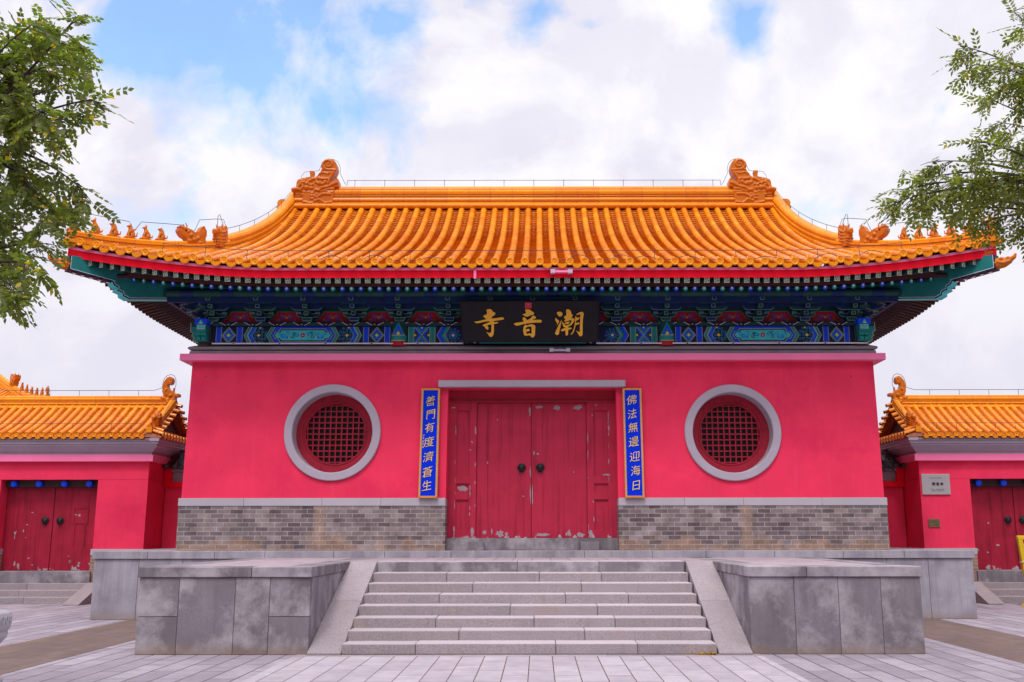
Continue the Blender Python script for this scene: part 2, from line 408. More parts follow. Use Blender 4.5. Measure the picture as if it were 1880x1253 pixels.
# --- round windows
for cx, cz in WIN:
    b = MB(); n = 64
    prof = [(1.0, YW + .02), (1.0, YW - .035), (.985, YW - .05), (.845, YW - .05), (.83, YW - .035), (.825, YW + .34)]
    b.grid([[(cx + r * cos(2 * PI * k / n), y, cz + r * sin(2 * PI * k / n)) for k in range(n)] for r, y in prof], 0, False, True)
    w = b.build('window', 'gray_paint', hall)
    b = MB()
    prof = [(.835, YW + .34), (.835, YW + .30), (.70, YW + .30), (.69, YW + .325), (.665, YW + .325), (.655, YW + .31), (.63, YW + .31), (.63, YW + .40)]
    b.grid([[(cx + r * cos(2 * PI * k / n), y, cz + r * sin(2 * PI * k / n)) for k in range(n)] for r, y in prof], 0, False, True)
    for a in (.1, 2.0, 3.2, 4.35):      # joints of the frame's segments
        c, s_ = cos(a), sin(a)
        b.add([(cx + r * c - q * s_, YW + .298, cz + r * s_ + q * c) for r, q in ((.71, -.003), (.83, -.003), (.83, .003), (.71, .003))], [(0, 1, 2, 3)], 1)
    b.build('frame', ['red_dark', 'void'], w)
    b = MB()
    for k in range(-5, 6):
        o = k * .119; h = math.sqrt(max(0, .645 ** 2 - o * o))
        if h > .1:
            b.box(cx + o - .012, cx + o + .012, YW + .345, YW + .37, cz - h, cz + h)
            b.box(cx - h, cx + h, YW + .3475, YW + .3725, cz + o - .012, cz + o + .012)
    b.build('lattice', 'red_dark', w)
    b = MB(); b.disc(cx, cz, .66, YW + .42, 0, 40); b.build('pane', 'void', w)

# --- doorway
b = MB(); b.box(-1.96, 1.925, YW - .14, YW + .2, 4.625, 4.765); b.build('lintel', 'gray_paint', hall, .006)
YD = YW + .36
b = MB(); b.box(-1.78, 1.75, YD + .03, YD + .2, 4.36, 4.62); b.box(-1.78, 1.75, YD - .02, YD + .03, 4.36, 4.40)
b.build('transom', 'red_dark', hall, .004)
for x0, x1 in ((-1.78, -1.185), (1.135, 1.75)):
    b = MB(); zs = [1.545, 1.70, 2.33, 2.47, 2.66, 2.81, 4.19, 4.36]
    xa, xb = x0 + .17, x1 - .14
    if x0 > 0: xa, xb = x0 + .14, x1 - .17
    b.box(x0, xa, YD, YD + .08, zs[0], zs[-1]); b.box(xb, x1, YD, YD + .08, zs[0], zs[-1])
    for k in (0, 2, 4, 6): b.box(xa, xb, YD, YD + .08, zs[k], zs[k + 1])
    for k in (1, 3, 5):
        b.box(xa, xb, YD + .035, YD + .09, zs[k], zs[k + 1])
        # thin inner bead round the sunk field
        for q in ((xa, xa + .018, zs[k], zs[k + 1]), (xb - .018, xb, zs[k], zs[k + 1])): b.box(q[0], q[1], YD + .012, YD + .04, q[2], q[3])
        for q in ((zs[k], zs[k] + .018), (zs[k + 1] - .018, zs[k + 1])): b.box(xa + .018, xb - .018, YD + .012, YD + .04, q[0], q[1])
    r = random.Random(int(x0 * 10)); s_ = 1 if x0 > 0 else -1
    for k in range(17):
        ex = r.choice((xa - .01, xb + .01, xa - .02, xb + .015, x1 - .02 if s_ < 0 else x0 + .02)); cz = r.uniform(1.6, 4.2); hx_, hz_ = r.uniform(.006, .018), r.uniform(.02, .13)
        n = 9; b.flat([(ex + hx_ * r.uniform(.4, 1.2) * cos(2 * PI * q / n), cz + hz_ * r.uniform(.4, 1.2) * sin(2 * PI * q / n)) for q in range(n)], YD - .0025, 1)
    for cx, cz, hx_, hz_ in ([((xa + xb) / 2, 2.56, .11, .07), (x1 - .07, 1.66, .04, .11), (x0 + .1, 4.25, .05, .02)] if s_ < 0 else [(xb - .05, 2.84, .09, .025), (x0 + .06, 1.64, .05, .08), (x0 + .2, 4.3, .04, .012), (xb + .03, 3.8, .012, .06)]):
        n = 15; b.flat([(cx + hx_ * r.uniform(.5, 1.15) * cos(2 * PI * q / n), cz + hz_ * r.uniform(.5, 1.15) * sin(2 * PI * q / n)) for q in range(n)], YD + (.032 if s_ < 0 and cz == 2.56 else -.003), 1)
    sp = b.build('side_panel', ['door_red', 'peeled'], hall, .003)
def knocker(mb):
    # lion mask: dished plate, mane curls, brow, muzzle, jaw, ring
    mb.lathe([(0, 0), (.085, 0), (.095, .012), (.09, .02), (0, .03)], 0, 0, 20)
    for k in range(11):
        a = PI * (.0 + k / 10.0) ; mb.ball((.083 * cos(a), .083 * sin(a) + .005, .022), .021)
    mb.ball((0, .01, .03), (.062, .058, .03)); mb.ball((-.03, .03, .052), (.02, .012, .015)); mb.ball((.03, .03, .052), (.02, .012, .015))
    mb.ball((0, -.008, .06), (.026, .022, .022)); mb.ball((-.03, -.03, .045), .022); mb.ball((.03, -.03, .045), .022); mb.ball((0, -.06, .036), (.034, .018, .02))
    mb.tube([(.052 * sin(2 * PI * k / 16), -.075 + .05 * cos(2 * PI * k / 16), .045) for k in range(17)], .011, 6)
KN = remeshed('handle', knocker, .009, ['iron'])
def place_knocker(x, y, z, parent, sc=1.0):
    return inst('handle', KN, Matrix.Translation((x, y, z)) @ Matrix.Rotation(PI / 2, 4, 'X') @ Matrix.Scale(sc, 4), parent)
for x0, x1, hx in ((-1.18, -.040, -.235), (-.030, 1.13, .155)):
    b = MB(); n = 5; w = (x1 - x0) / n
    for k in range(n): b.box(x0 + k * w + .0012, x0 + (k + 1) * w - .0012, YD + .05 + .001 * (k % 2), YD + .12, 1.545, 4.355)
    b.box(x0, x1, YD + .055, YD + .115, 1.55, 4.35)
    r = random.Random(int(x0 * 100)); spots = ([(-.06, 4.18, .03, .10), (-.05, 2.9, .02, .12), (-.052, 2.45, .018, .2), (-.75, 4.0, .02, .02), (-1.0, 1.66, .05, .05), (-.85, 1.68, .02, .06), (-.2, 2.4, .02, .02), (-.68, 1.63, .09, .08), (-.55, 1.62, .04, .06), (-.95, 3.1, .012, .03)] if x0 < -.5 else
        [(.15, 4.27, .10, .035), (.50, 4.25, .08, .05), (.95, 4.26, .11, .06), (.10, 3.28, .025, .03), (.02, 3.3, .015, .06), (-.01, 2.4, .012, .3), (.2, 1.61, .16, .05), (.75, 1.63, .04, .08), (.98, 1.61, .10, .05), (.86, 2.9, .015, .02), (.7, 1.62, .03, .04)])
    for cx, cz, hx_, hz_ in spots:
        n = 13; b.flat([(max(x0 + .003, min(x1 - .003, cx + hx_ * r.uniform(.45, 1.15) * cos(2 * PI * k / n))), max(1.55, min(4.35, cz + hz_ * r.uniform(.4, 1.2) * sin(2 * PI * k / n)))) for k in range(n)], YD + .0475, 1)
    d = b.build('door', ['door_red', 'peeled'], hall, .002)
    place_knocker(hx, YD + .05, 2.985, d, .92)
b = MB(); b.box(-1.78, 1.75, YD - .06, YD + .2, 1.3, 1.54)
b.box(-1.32, -1.0, YD - .22, YD - .06, 1.3, 1.47); b.box(.98, 1.36, YD - .22, YD - .06, 1.3, 1.47)
b.build('threshold', 'stone_dark', hall, .008)
b = MB(); b.box(-1.78, 1.75, YD + .21, YD + .23, 1.3, 4.62); b.build('door_backing', 'void', hall)

# --- painted beams
def fX(px): return .125 + (px - 989) * .011495
def fZ(py): return 5.577 + (630 - py) * .01172
PAINT = ['navy', 'blue', 'teal', 'gold_line', 'gold', 'turquoise', 'blue_light', 'pink_flower', 'dark_green', 'white_paint']
pa = MB(); pa.box(-6.78, 6.78, YW, YW + .15, 5.555, 5.93, 0)
ZB, ZT = 5.563, 5.925; ZM = (ZB + ZT) / 2; HH = (ZT - ZB) / 2
LY = [YW - .003 * k for k in range(1, 9)]
def both(fn):
    for sg in (-1, 1): fn(lambda px, sg=sg: (fX(px) if sg < 0 else -fX(px)))
def band(X, a, b, m):
    pa.flat([(X(a), ZB), (X(b), ZB), (X(b), ZT), (X(a), ZT)], LY[0], m)
    for p in (a, b): pa.stroke([(X(p), ZB), (X(p), ZT)], .008, LY[1], 3)
    pa.stroke([(X((a + b) / 2), ZB), (X((a + b) / 2), ZT)], .004, LY[1], 0)
def chev(X, tip, w, depth, m, d=1):
    # '<' shaped stripe: tip at left for d=1
    e = tip + d * depth
    pa.flat([(X(tip), ZM), (X(e), ZT), (X(e + d * w), ZT), (X(tip + d * w), ZM), (X(e + d * w), ZB), (X(e), ZB)], LY[0], m)
    for q in (0, w): pa.stroke([(X(e + d * q), ZT), (X(tip + d * q), ZM), (X(e + d * q), ZB)], .009, LY[1], 3)
def flower(x, z, r):
    for k in range(4):
        a = PI / 2 * k; pa.disc(x + r * .9 * cos(a), z + r * .9 * sin(a), r * .55, LY[3], 2, 8)
    pa.disc(x, z, r * .6, LY[4], 4, 10)
def diamond(X, c, hw):
    for f, m, l in ((1.0, 2, 0), (.78, 1, 1)):
        pa.flat([(X(c - hw * f), ZM), (X(c), ZM + HH * f), (X(c + hw * f), ZM), (X(c), ZM - HH * f)], LY[l], m)
        pa.stroke([(X(c - hw * f), ZM), (X(c), ZM + HH * f), (X(c + hw * f), ZM), (X(c), ZM - HH * f), (X(c - hw * f), ZM)], .008, LY[l + 1], 3)
    flower(X(c), ZM, .05)
    for sx in (-1, 1): pa.disc(X(c + sx * hw * .8), ZB + .018, .014, LY[1], 4, 8)
def scrolls(X, c, hw):
    rr = .034
    for i in range(-2, 3):
        for j in range(-2, 3):
            if i == 0 and j == 0: continue
            x, z = X(c) + i * (hw * .0115 / 2.1), ZM + j * .072
            if abs(i) == 2 and abs(j) == 2: continue
            pa.stroke(spiral(x, z, rr, 1.3, i + j, 1 if (i + j) % 2 else -1, 11), .010, LY[1], 2 if (i + j) % 2 else 6)
    pa.flat([(X(c) - .035, ZM), (X(c), ZM + .035), (X(c) + .04, ZM), (X(c), ZM - .035)], LY[2], 4)
    pa.disc(X(c + 3), ZT - .02, .018, LY[2], 4, 8); pa.disc(X(c + 3), ZB + .02, .018, LY[2], 4, 8)
def rosette(X, c):
    for k in range(10):
        a = 2 * PI * k / 10; pa.stroke(spiral(X(c) + .125 * cos(a), ZM + .125 * sin(a), .032, 1.2, a, 1, 10), .009, LY[1], 6)
        a += PI / 10; pa.disc(X(c) + .072 * cos(a), ZM + .072 * sin(a), .018, LY[1], 2, 8)
    pa.disc(X(c), ZM, .05, LY[1], 1, 12); pa.disc(X(c), ZM, .028, LY[2], 4, 10)
def cartouche(X, a, b):
    h = HH * .60
    def shape(g, q):
        w0, w1 = X(a) , X(b)
        if w0 > w1: w0, w1 = w1, w0
        w0 -= g; w1 += g; hh = h + g
        return [(w0, ZM + q), (w0 + .05, ZM + hh * .55), (w0 + .12, ZM + hh * .6), (w0 + .15, ZM + hh), (w1 - .15, ZM + hh), (w1 - .12, ZM + hh * .6), (w1 - .05, ZM + hh * .55),
                (w1, ZM + q), (w1 - .05, ZM - hh * .55), (w1 - .12, ZM - hh * .6), (w1 - .15, ZM - hh), (w0 + .15, ZM - hh), (w0 + .12, ZM - hh * .6), (w0 + .05, ZM - hh * .55)]
    pa.flat(shape(.035, 0), LY[1], 3); pa.flat(shape(.022, 0), LY[2], 0); pa.flat(shape(0, 0), LY[3], 5)
    c = (X(a) + X(b)) / 2
    for k in range(9):
        t = 2 * PI * k / 9; pa.disc(c + .034 * cos(t), ZM + .034 * sin(t), .022, LY[4], 7, 8)
    pa.disc(c, ZM, .016, LY[5], 9, 8)
    for sx in (-1, 1):
        for q, (dx, dz, r, m) in enumerate(((.13, .02, .05, 1), (.22, -.03, .045, 8), (.31, .035, .05, 6), (.40, -.02, .05, 1), (.465, .03, .035, 6), (.19, .05, .03, 8), (.34, -.05, .03, 1))):
            pa.stroke(spiral(c + sx * dx, ZM + dz, r, 1.2, q * 1.3, sx, 12), [.020 * (1 - k / 16) for k in range(13)], LY[4], m)
        pa.disc(c + sx * .28, ZM - .045, .014, LY[5], 7, 8)
        pa.flat([(c + sx * .36, ZM - .06), (c + sx * .43, ZM - .02), (c + sx * .41, ZM - .07)], LY[5], 6)
def sidebay(X):
    band(X, 397, 406.5, 1); diamond(X, 420, 13); band(X, 435, 445, 1)
    chev(X, 448, 6, 8, 2); chev(X, 455, 8, 8, 1); scrolls(X, 475, 13)
    chev(X, 489, 7, 9, 2)
    # blue hexagon behind the cartouche
    pa.flat([(X(497), ZM), (X(507), ZT), (X(605), ZT), (X(615), ZM), (X(605), ZB), (X(507), ZB)], LY[0], 1)
    cartouche(X, 504, 608)
    chev(X, 623, 7, 9, 2, -1); scrolls(X, 637, 13); chev(X, 657, 8, 8, 1, -1); chev(X, 664, 6, 8, 2, -1)
    band(X, 667, 677, 1); diamond(X, 692, 13); band(X, 706, 716, 1)
both(sidebay)
def centrebay(X):
    band(X, 750, 760, 2)
    c = 774.5
    for dx in (-1, 1):
        pa.flat([(X(c + dx * 13.5), ZT), (X(c), ZM), (X(c + dx * 13.5), ZB)], LY[0], 1)
        pa.flat([(X(c + dx * 13.5), ZT - .06), (X(c + dx * 5), ZM), (X(c + dx * 13.5), ZB + .06)], LY[1], 8)
        pa.disc(X(c + dx * 12.3), ZM, .022, LY[2], 4, 10)
    for dz in (-1, 1):
        pa.flat([(X(c - 12), ZM + dz * HH), (X(c), ZM + .02 * dz), (X(c + 12), ZM + dz * HH)], LY[0], 2)
        pa.flat([(X(c - 7), ZM + dz * HH), (X(c), ZM + dz * HH * .45), (X(c + 7), ZM + dz * HH)], LY[1], 1)
        pa.disc(X(c), ZM + dz * (HH - .02), .02, LY[2], 4, 10)
        pa.stroke([(X(c - 13), ZM + dz * HH), (X(c + 13), ZM - dz * HH)], .010, LY[3], 3)
    band(X, 789, 799, 2)
    chev(X, 802, 8, 9, 1); chev(X, 810, 7, 9, 2); rosette(X, 832)
    pa.disc(X(872), ZB + .03, .025, LY[1], 4, 10)
    pa.flat([(X(880), ZB), (X(884), ZB + .06), (X(978), ZB + .06), (X(978), ZB)], LY[0], 2)
    for q in range(846, 905, 12): pa.stroke(spiral(X(q), ZB + .05, .035, 1.3, q, 1, 10), .009, LY[1], 6)
both(centrebay)
pa.build('painted_beam', PAINT, hall, recalc=False)
# narrow board above the beam, dark with green clouds and white scrolls
b = MB(); b.box(-6.80, 6.80, YW - .06, YW + .2, 5.931, 6.02, 0)
y1, y2 = YW - .063, YW - .066
for k in range(-13, 14):
    x = k * .515 + .02
    b.flat([(x - .17, 5.938), (x + .17, 5.938), (x + .10, 5.99), (x + .05, 6.006), (x - .05, 6.006), (x - .10, 5.99)], y1, 1)
    for sx in (-1, 1): b.stroke([(x + sx * .07, 6.006), (x + sx * .105, 6.002), (x + sx * .13, 5.98), (x + sx * .165, 5.965), (x + sx * .20, 5.945)], .009, y2, 2)
    b.stroke([(x + .235, 5.975), (x + .255, 5.955), (x + .275, 5.975)], .010, y2, 3)
b.build('eave_board', ['navy', 'dark_green', 'white_paint', 'gold'], hall, recalc=False)

# --- columns showing between the beams
for sx in (-1, 1):
    b = MB(); x, y = sx * 2.82, YW + .03
    b.lathe([(.165, 5.5), (.165, 5.60)], x, y, 20, 0); b.lathe([(.168, 5.60), (.168, 5.72)], x, y, 20, 1); b.lathe([(.168, 5.72), (.168, 6.03)], x, y, 20, 2)
    yy = y - .172
    b.stroke([(x - .14, 5.72), (x + .14, 5.72)], .014, yy, 4); b.stroke([(x - .14, 5.605), (x + .14, 5.605)], .014, yy, 4)
    b.flat([(x - .13, 5.735), (x, 6.01), (x + .13, 5.735)], yy, 1); b.flat([(x - .10, 5.738), (x, 5.96), (x + .10, 5.738)], yy - .003, 3)
    b.flat([(x - .05, 5.738), (x, 5.86), (x + .05, 5.738)], yy - .006, 1); b.disc(x, 5.755, .032, yy - .009, 5, 10)
    b.build('column', ['panel_red', 'teal', 'dark_green', 'blue', 'gold_line', 'gold'], hall)
    # corner column and the carved beam ends that cross on it
    b = MB(); x = sx * 6.93; b.lathe([(.16, 5.5), (.16, 6.03)], x, YW + .1, 20, 0)
    co = b.build('corner_column', ['wood_brown'], hall)
    b = MB()
    poly = [(YW, 5.60), (YW - .10, 5.60), (YW - .16, 5.64), (YW - .15, 5.70), (YW - .20, 5.73), (YW - .19, 5.79), (YW - .24, 5.82), (YW - .24, 5.93), (YW, 5.93)]
    b.prism(poly, 'x', x - .10, x + .10, 0); b.box(x - .13, x + .13, YW - .27, YW, 5.931, 6.05, 1)
    for q in (-.05, .05):
        for zz in (5.65, 5.745): b.tube([(x + q - .035, YW - .17, zz), (x + q + .035, YW - .17, zz)], .042, 10, 0)
    b.flat([(x - .085, 5.83), (x + .085, 5.83), (x + .085, 5.925), (x - .085, 5.925)], YW - .243, 2); b.flat([(x - .07, 5.843), (x + .07, 5.843), (x + .07, 5.912), (x - .07, 5.912)], YW - .246, 3)
    b.flat([(x - .06, 5.94), (x, 6.035), (x + .06, 5.94)], YW - .274, 3); b.disc(x, 5.955, .018, YW - .277, 4, 8)
    b.build('beam_end', ['teal', 'blue', 'gold_line', 'turquoise', 'gold'], hall)
    b = MB(); s = sx
    poly = [(s * 6.80, 5.60), (s * 7.02, 5.585), (s * 7.10, 5.60), (s * 7.17, 5.64), (s * 7.15, 5.70), (s * 7.20, 5.73), (s * 7.17, 5.79), (s * 7.23, 5.83), (s * 7.23, 6.02), (s * 6.80, 6.02)]
    b.prism(poly, 'y', YW + .0, YW + .18, 0)
    b.stroke([poly[k] for k in range(1, 9)], .014, YW - .003, 1)
    b.flat([(s * 6.82, 5.93), (s * 7.22, 5.93), (s * 7.22, 6.015), (s * 6.82, 6.015)], YW - .004, 2)
    b.build('beam_end', ['teal', 'gold_line', 'dark_green'], hall)
# core that carries the eaves, dark behind the brackets
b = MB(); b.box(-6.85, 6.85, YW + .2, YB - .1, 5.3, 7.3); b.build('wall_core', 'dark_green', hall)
# --- red panels between the bracket sets
SETS = [-6.72, -5.73, -4.75, -3.76, -2.80, -1.76, -.88, 0.0, .88, 1.76, 2.80, 3.76, 4.75, 5.73, 6.72]
for a, c in zip(SETS, SETS[1:]):
    m = (a + c) / 2; k = (c - a) / .98; b = MB(); y = YW + .12
    b.box(a, c, y, y + .06, 6.02, 6.50, 1)
    tr = [(m - .43 * k, 6.025), (m + .43 * k, 6.025), (m + .36 * k, 6.12), (m + .30 * k, 6.15), (m + .20 * k, 6.29), (m - .20 * k, 6.29), (m - .30 * k, 6.15), (m - .36 * k, 6.12)]
    b.flat(tr, y - .003, 2); b.flat([(m + (p - m) * .93, 6.025 + (q - 6.025) * .94) for p, q in tr], y - .006, 0)
    for sx in (-1, 1):
        for dx, dz, r, mm in ((.10, .09, .045, 3), (.17, .06, .04, 4), (.06, .15, .035, 4), (.12, .17, .03, 3)):
            b.stroke(spiral(m + sx * dx, 6.025 + dz, r, 1.3, dx * 20, sx, 11), .011, y - .009, mm)
    b.disc(m, 6.15, .028, y - .009, 5, 10)
    b.build('bracket_panel', ['panel_red', 'dark_green', 'teal', 'blue', 'teal', 'pink_flower'], hall, recalc=False)
# beams that run through the brackets
def runbeam(name, o, za, zb, th, m):
    b = MB(); ring_sweep(b, [(o - th, za), (o, za), (o, zb), (o - th, zb), (o - th, za)], 7.0, YW, YB); b.build(name, m, hall)
runbeam('bracket_beam', .22, 6.31, 6.39, .07, 'bracket_blue_shaded')
runbeam('bracket_beam', .02, 6.40, 6.47, .05, 'panel_red')
runbeam('eave_beam', .56, 6.335, 6.435, .08, 'bracket_blue_shaded')
b = MB()
for k in range(-27, 27):   # eave purlin, painted in alternating lengths
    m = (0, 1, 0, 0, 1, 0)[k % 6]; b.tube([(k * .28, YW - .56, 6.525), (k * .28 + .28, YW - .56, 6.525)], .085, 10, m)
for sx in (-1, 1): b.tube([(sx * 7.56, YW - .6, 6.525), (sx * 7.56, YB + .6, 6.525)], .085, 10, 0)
b.build('eave_purlin', ['dark_green', 'bracket_blue_shaded', 'panel_red'], hall)
# --- bracket sets
def bracket(mb, A, B):
    # slots: 0 arm colour, 1 block colour, 2 outline
    def face(poly, y, m):
        cx = sum(p[0] for p in poly) / len(poly); cz = sum(p[1] for p in poly) / len(poly)
        w = max(abs(p[0] - cx) for p in poly); h = max(abs(p[1] - cz) for p in poly)
        mb.flat(poly, y - .002, 2); mb.flat([(cx + (p - cx) * (1 - .010 / w), cz + (q - cz) * (1 - .010 / h)) for p, q in poly], y - .004, m)
    mb.hexa([(-.09, -.10, 0), (.09, -.10, 0), (.09, .1, 0), (-.09, .1, 0), (-.12, -.13, .09), (.12, -.13, .09), (.12, .1, .09), (-.12, .1, .09)], B)
    face([(-.09, .005), (.09, .005), (.115, .085), (-.115, .085)], -.131, B)
    for k in range(3):
        z = .10 + .12 * k; y = -.16 * k; L = (.25, .33, .33)[k]
        poly = [(-L + .08, z), (L - .08, z), (L - .03, z + .025), (L, z + .07), (L, z + .085), (-L, z + .085), (-L, z + .07), (-L + .03, z + .025)]
        mb.prism(poly, 'y', y - .045, y + .045, A); face(poly, y - .046, A)
        for x in (-L + .05, 0, L - .05):
            mb.box(x - .05, x + .05, y - .055, y + .055, z + .0855, z + .119, B); face([(x - .045, z + .088), (x + .045, z + .088), (x + .05, z + .117), (x - .05, z + .117)], y - .056, B)
        mb.hexa([(-.045, y - .20, z + .012), (.045, y - .20, z + .012), (.045, .1, z + .012), (-.045, .1, z + .012), (-.045, y - .24, z + .09), (.045, y - .24, z + .09), (.045, .1, z + .09), (-.045, .1, z + .09)], 1 - A)
        face([(-.045, z + .012), (.045, z + .012), (.045, z + .09), (-.045, z + .09)], y - .242, 1 - A)
BRK = []
for v in (0, 1):
    b = MB(); bracket(b, v, 1 - v); o = b.build('bracket_set', ['bracket_blue_shaded', 'dark_green', 'bracket_line'], hall, recalc=False); BRK.append(o.data); bpy.data.objects.remove(o)
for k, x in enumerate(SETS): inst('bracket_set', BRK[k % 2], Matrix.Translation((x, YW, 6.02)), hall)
for sx in (-1, 1):
    for k in range(9):
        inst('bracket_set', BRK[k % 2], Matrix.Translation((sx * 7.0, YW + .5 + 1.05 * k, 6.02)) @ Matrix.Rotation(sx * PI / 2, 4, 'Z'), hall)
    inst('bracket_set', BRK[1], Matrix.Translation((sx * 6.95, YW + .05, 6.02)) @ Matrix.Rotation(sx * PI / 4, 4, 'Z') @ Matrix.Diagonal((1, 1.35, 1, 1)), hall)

# --- rafters, boards and fascia round the eaves
def frame_bar(mb, A, B, w, h, m, mend=None):
    A, B = Vector(A), Vector(B); d = (B - A).normalized(); r = d.cross(Vector((0, 0, 1))).normalized(); u = r.cross(d)
    def q(P): return [P - r * w - u * h, P + r * w - u * h, P + r * w + u * h, P - r * w + u * h]
    mb.hexa(q(A) + q(B), m); return r, u, d
def fan(t, half):
    e = abs(t) - (half - 2.9)
    return t if e <= 0 else math.copysign(half - 2.9 + e * .42, t)
def flying(mb, side, t, mside, painted=True):
    half = HF if side == 'f' else D
    A = EP(side, t, .12, -.355); B = EP(side, fan(t, half) * .5 + t * .5, 1.2, -.49)
    r, u, d = frame_bar(mb, A, B, .052, .056, 0)
    if painted:
        def P(a, b, k): return A + r * a + u * b - d * k
        def rect(a0, a1, b0, b1, k, m): mb.add([P(a0, b0, k), P(a1, b0, k), P(a1, b1, k), P(a0, b1, k)], [(0, 1, 2, 3)], m)
        rect(-.052, .052, -.056, .056, .002, 2); rect(-.043, .043, -.046, .046, .004, 1)
        g = .0085; a = .034
        for q in (0, 1, 2, 3):        # the Buddhist wan character drawn on every rafter end
            c, s_ = (1, 0, -1, 0)[q], (0, 1, 0, -1)[q]
            def bar(x0, x1, z0, z1):
                pts = [(x0, z0), (x1, z0), (x1, z1), (x0, z1)]
                mb.add([P(x * c - z * s_, x * s_ + z * c, .006) for x, z in pts], [(0, 1, 2, 3)], 2)
            bar(g / 2, a, -g / 2, g / 2); bar(a - g, a, g / 2, a)
def rounded(mb, side, t, painted, ci=0):
    half = HF if side == 'f' else D
    A = EP(side, t, .66, -.615); B = EP(side, fan(t, half), 2.7, -.78)
    mb.tube([A, B], .048, 10, 0)
    if painted:
        d = (B - A).normalized(); r = d.cross(Vector((0, 0, 1))).normalized(); u = r.cross(d)
        for rad, k, m, up in ((.050, .002, 1 + ci, 0), (.034, .004, 3 + ci, .008), (.020, .006, 5, .014)):
            mb.add([A - d * k + u * up + r * rad * cos(2 * PI * j / 12) + u * rad * sin(2 * PI * j / 12) for j in range(12)], [list(range(12))], m)
NR = 90
for k in range(NR):
    t = (k - (NR - 1) / 2) * .1965
    b = MB(); flying(b, 'f', t, 0); b.build('square_rafter', ['dark_green', 'dark_green', 'cream'], hall)
    tr = t * .955
    b = MB(); rounded(b, 'f', tr, True, k % 2); b.build('round_rafter', ['dark_green', 'blue', 'teal', 'blue_light', 'turquoise', 'white_paint'], hall)
for side in 'lr':
    b = MB(); c = MB()
    for k in range(65):
        t = (k - 32) * .1965
        flying(b, side, t, 0, False); rounded(c, side, t * .95, False)
    o = b.build('square_rafter', ['wood_brown'], hall); o['kind'] = 'stuff'
    o = c.build('round_rafter', ['wood_brown'], hall); o['kind'] = 'stuff'
def eave_strip(mb, side, secs, m, n=72, tmax=None):
    half = HF if side == 'f' else D
    tm = tmax or half
    rows = [[EP(side, -tm + 2 * tm * j / n, min(s, half - abs(-tm + 2 * tm * j / n) + .02), h) for j in range(n + 1)] for s, h in secs]
    mb.grid(rows, m, False)
for side in 'flr':
    b = MB(); eave_strip(b, side, [(.075, -.300), (.075, -.10), (.15, -.10), (.15, -.300), (.075, -.300)], 0); b.build('fascia', 'red_fascia', hall)
    b = MB(); eave_strip(b, side, [(.045, -.142), (.045, -.088), (.074, -.088), (.074, -.142), (.045, -.142)], 0)
    if side == 'f': b.box(-1.15, -1.10, 18.925, 18.972, 6.545, 6.71)
    b.build('drip_strip', 'pink_metal', hall)
    b = MB(); eave_strip(b, side, [(.10, -.285), (1.25, -.42)], 0, tmax=(HF if side == 'f' else D) - .1)
    eave_strip(b, side, [(.60, -.555), (1.4, -.61), (2.1, -.66), (2.9, -.71)], 0, tmax=(HF if side == 'f' else D) - .6)
    eave_strip(b, side, [(.60, -.56), (.60, -.42), (.64, -.42), (.64, -.56), (.60, -.56)], 0, tmax=(HF if side == 'f' else D) - .5)
    b.build('soffit', 'soffit', hall)
# corner beams under the hips, painted, with a glazed beast head on the tip
def corner_beam(sx):
    d = Vector((sx, -1, 0)).normalized(); o = Vector((sx * 8.9, 18.9, 0))
    def P(a, z, w): return o + d * a + Vector((0, 0, z)) + Vector((.7071, sx * .7071, 0)) * w
    b = MB()
    def slab(poly, w, m, edge=None):
        k = len(poly); vs = [P(a, z, -w) for a, z in poly] + [P(a, z, w) for a, z in poly]
        b.add(vs, [list(range(k))[::-1], list(range(k, 2 * k))], m)
        b.add(vs, [(i, (i + 1) % k, k + (i + 1) % k, k + i) for i in range(k)], edge if edge is not None else m)
    slab([(.22, 6.66), (.22, 6.95), (-1.9, 7.02), (-2.6, 7.0), (-2.6, 6.72), (-.75, 6.56)], .11, 0, 1)
    slab([(-.62, 6.568), (-.66, 6.50), (-.74, 6.47), (-.73, 6.41), (-.84, 6.38), (-.85, 6.32), (-.98, 6.27), (-2.9, 6.58), (-2.9, 6.85), (-.70, 6.60)], .12, 0, 2)
    for w in (-.1135, .1135):     # dark border with a pale line along the carved faces
        def line(pts, o, th, m):
            for (a, z), (c, q) in zip(pts, pts[1:]):
                L = math.hypot(c - a, q - z); nx, nz = -(q - z) / L * th, (c - a) / L * th
                ww = w * (1 + o)
                b.add([P(a, z, ww), P(c, q, ww), P(c + nx, q + nz, ww), P(a + nx, z + nz, ww)], [(0, 1, 2, 3)], m)
        line([(-.75, 6.56), (.22, 6.66), (.22, 6.95)], .0, .022, 1)
        line([(-.75, 6.585), (.195, 6.685), (.195, 6.94)], .02, .008, 3)
        low = [(-2.9, 6.58), (-.98, 6.27), (-.85, 6.32), (-.84, 6.38), (-.73, 6.41), (-.74, 6.47), (-.66, 6.50), (-.62, 6.568)]
        line(low, .075, .024, 1); line([(a - .02, z + .026) for a, z in low], .09, .008, 3)
    for k in range(5):            # blue scale pattern under the upper beam
        a = .08 - k * .165; zz = lerp(6.66, 6.56, (.22 - a) / .97) - .004
        for f, m in ((1, 1), (.6, 3)):
            b.add([P(a + .07 * f, zz - .002 * (m == 3), 0), P(a, zz - .012 - .002 * (m == 3), -.09 * f), P(a - .075 * f, zz - .012 - .002 * (m == 3), 0), P(a, zz - .012 - .002 * (m == 3), .09 * f)], [(0, 1, 2, 3)], m)
    return b.build('corner_beam', ['teal_light', 'navy', 'turquoise', 'white_paint'], hall)
for sx in (-1, 1): corner_beam(sx)
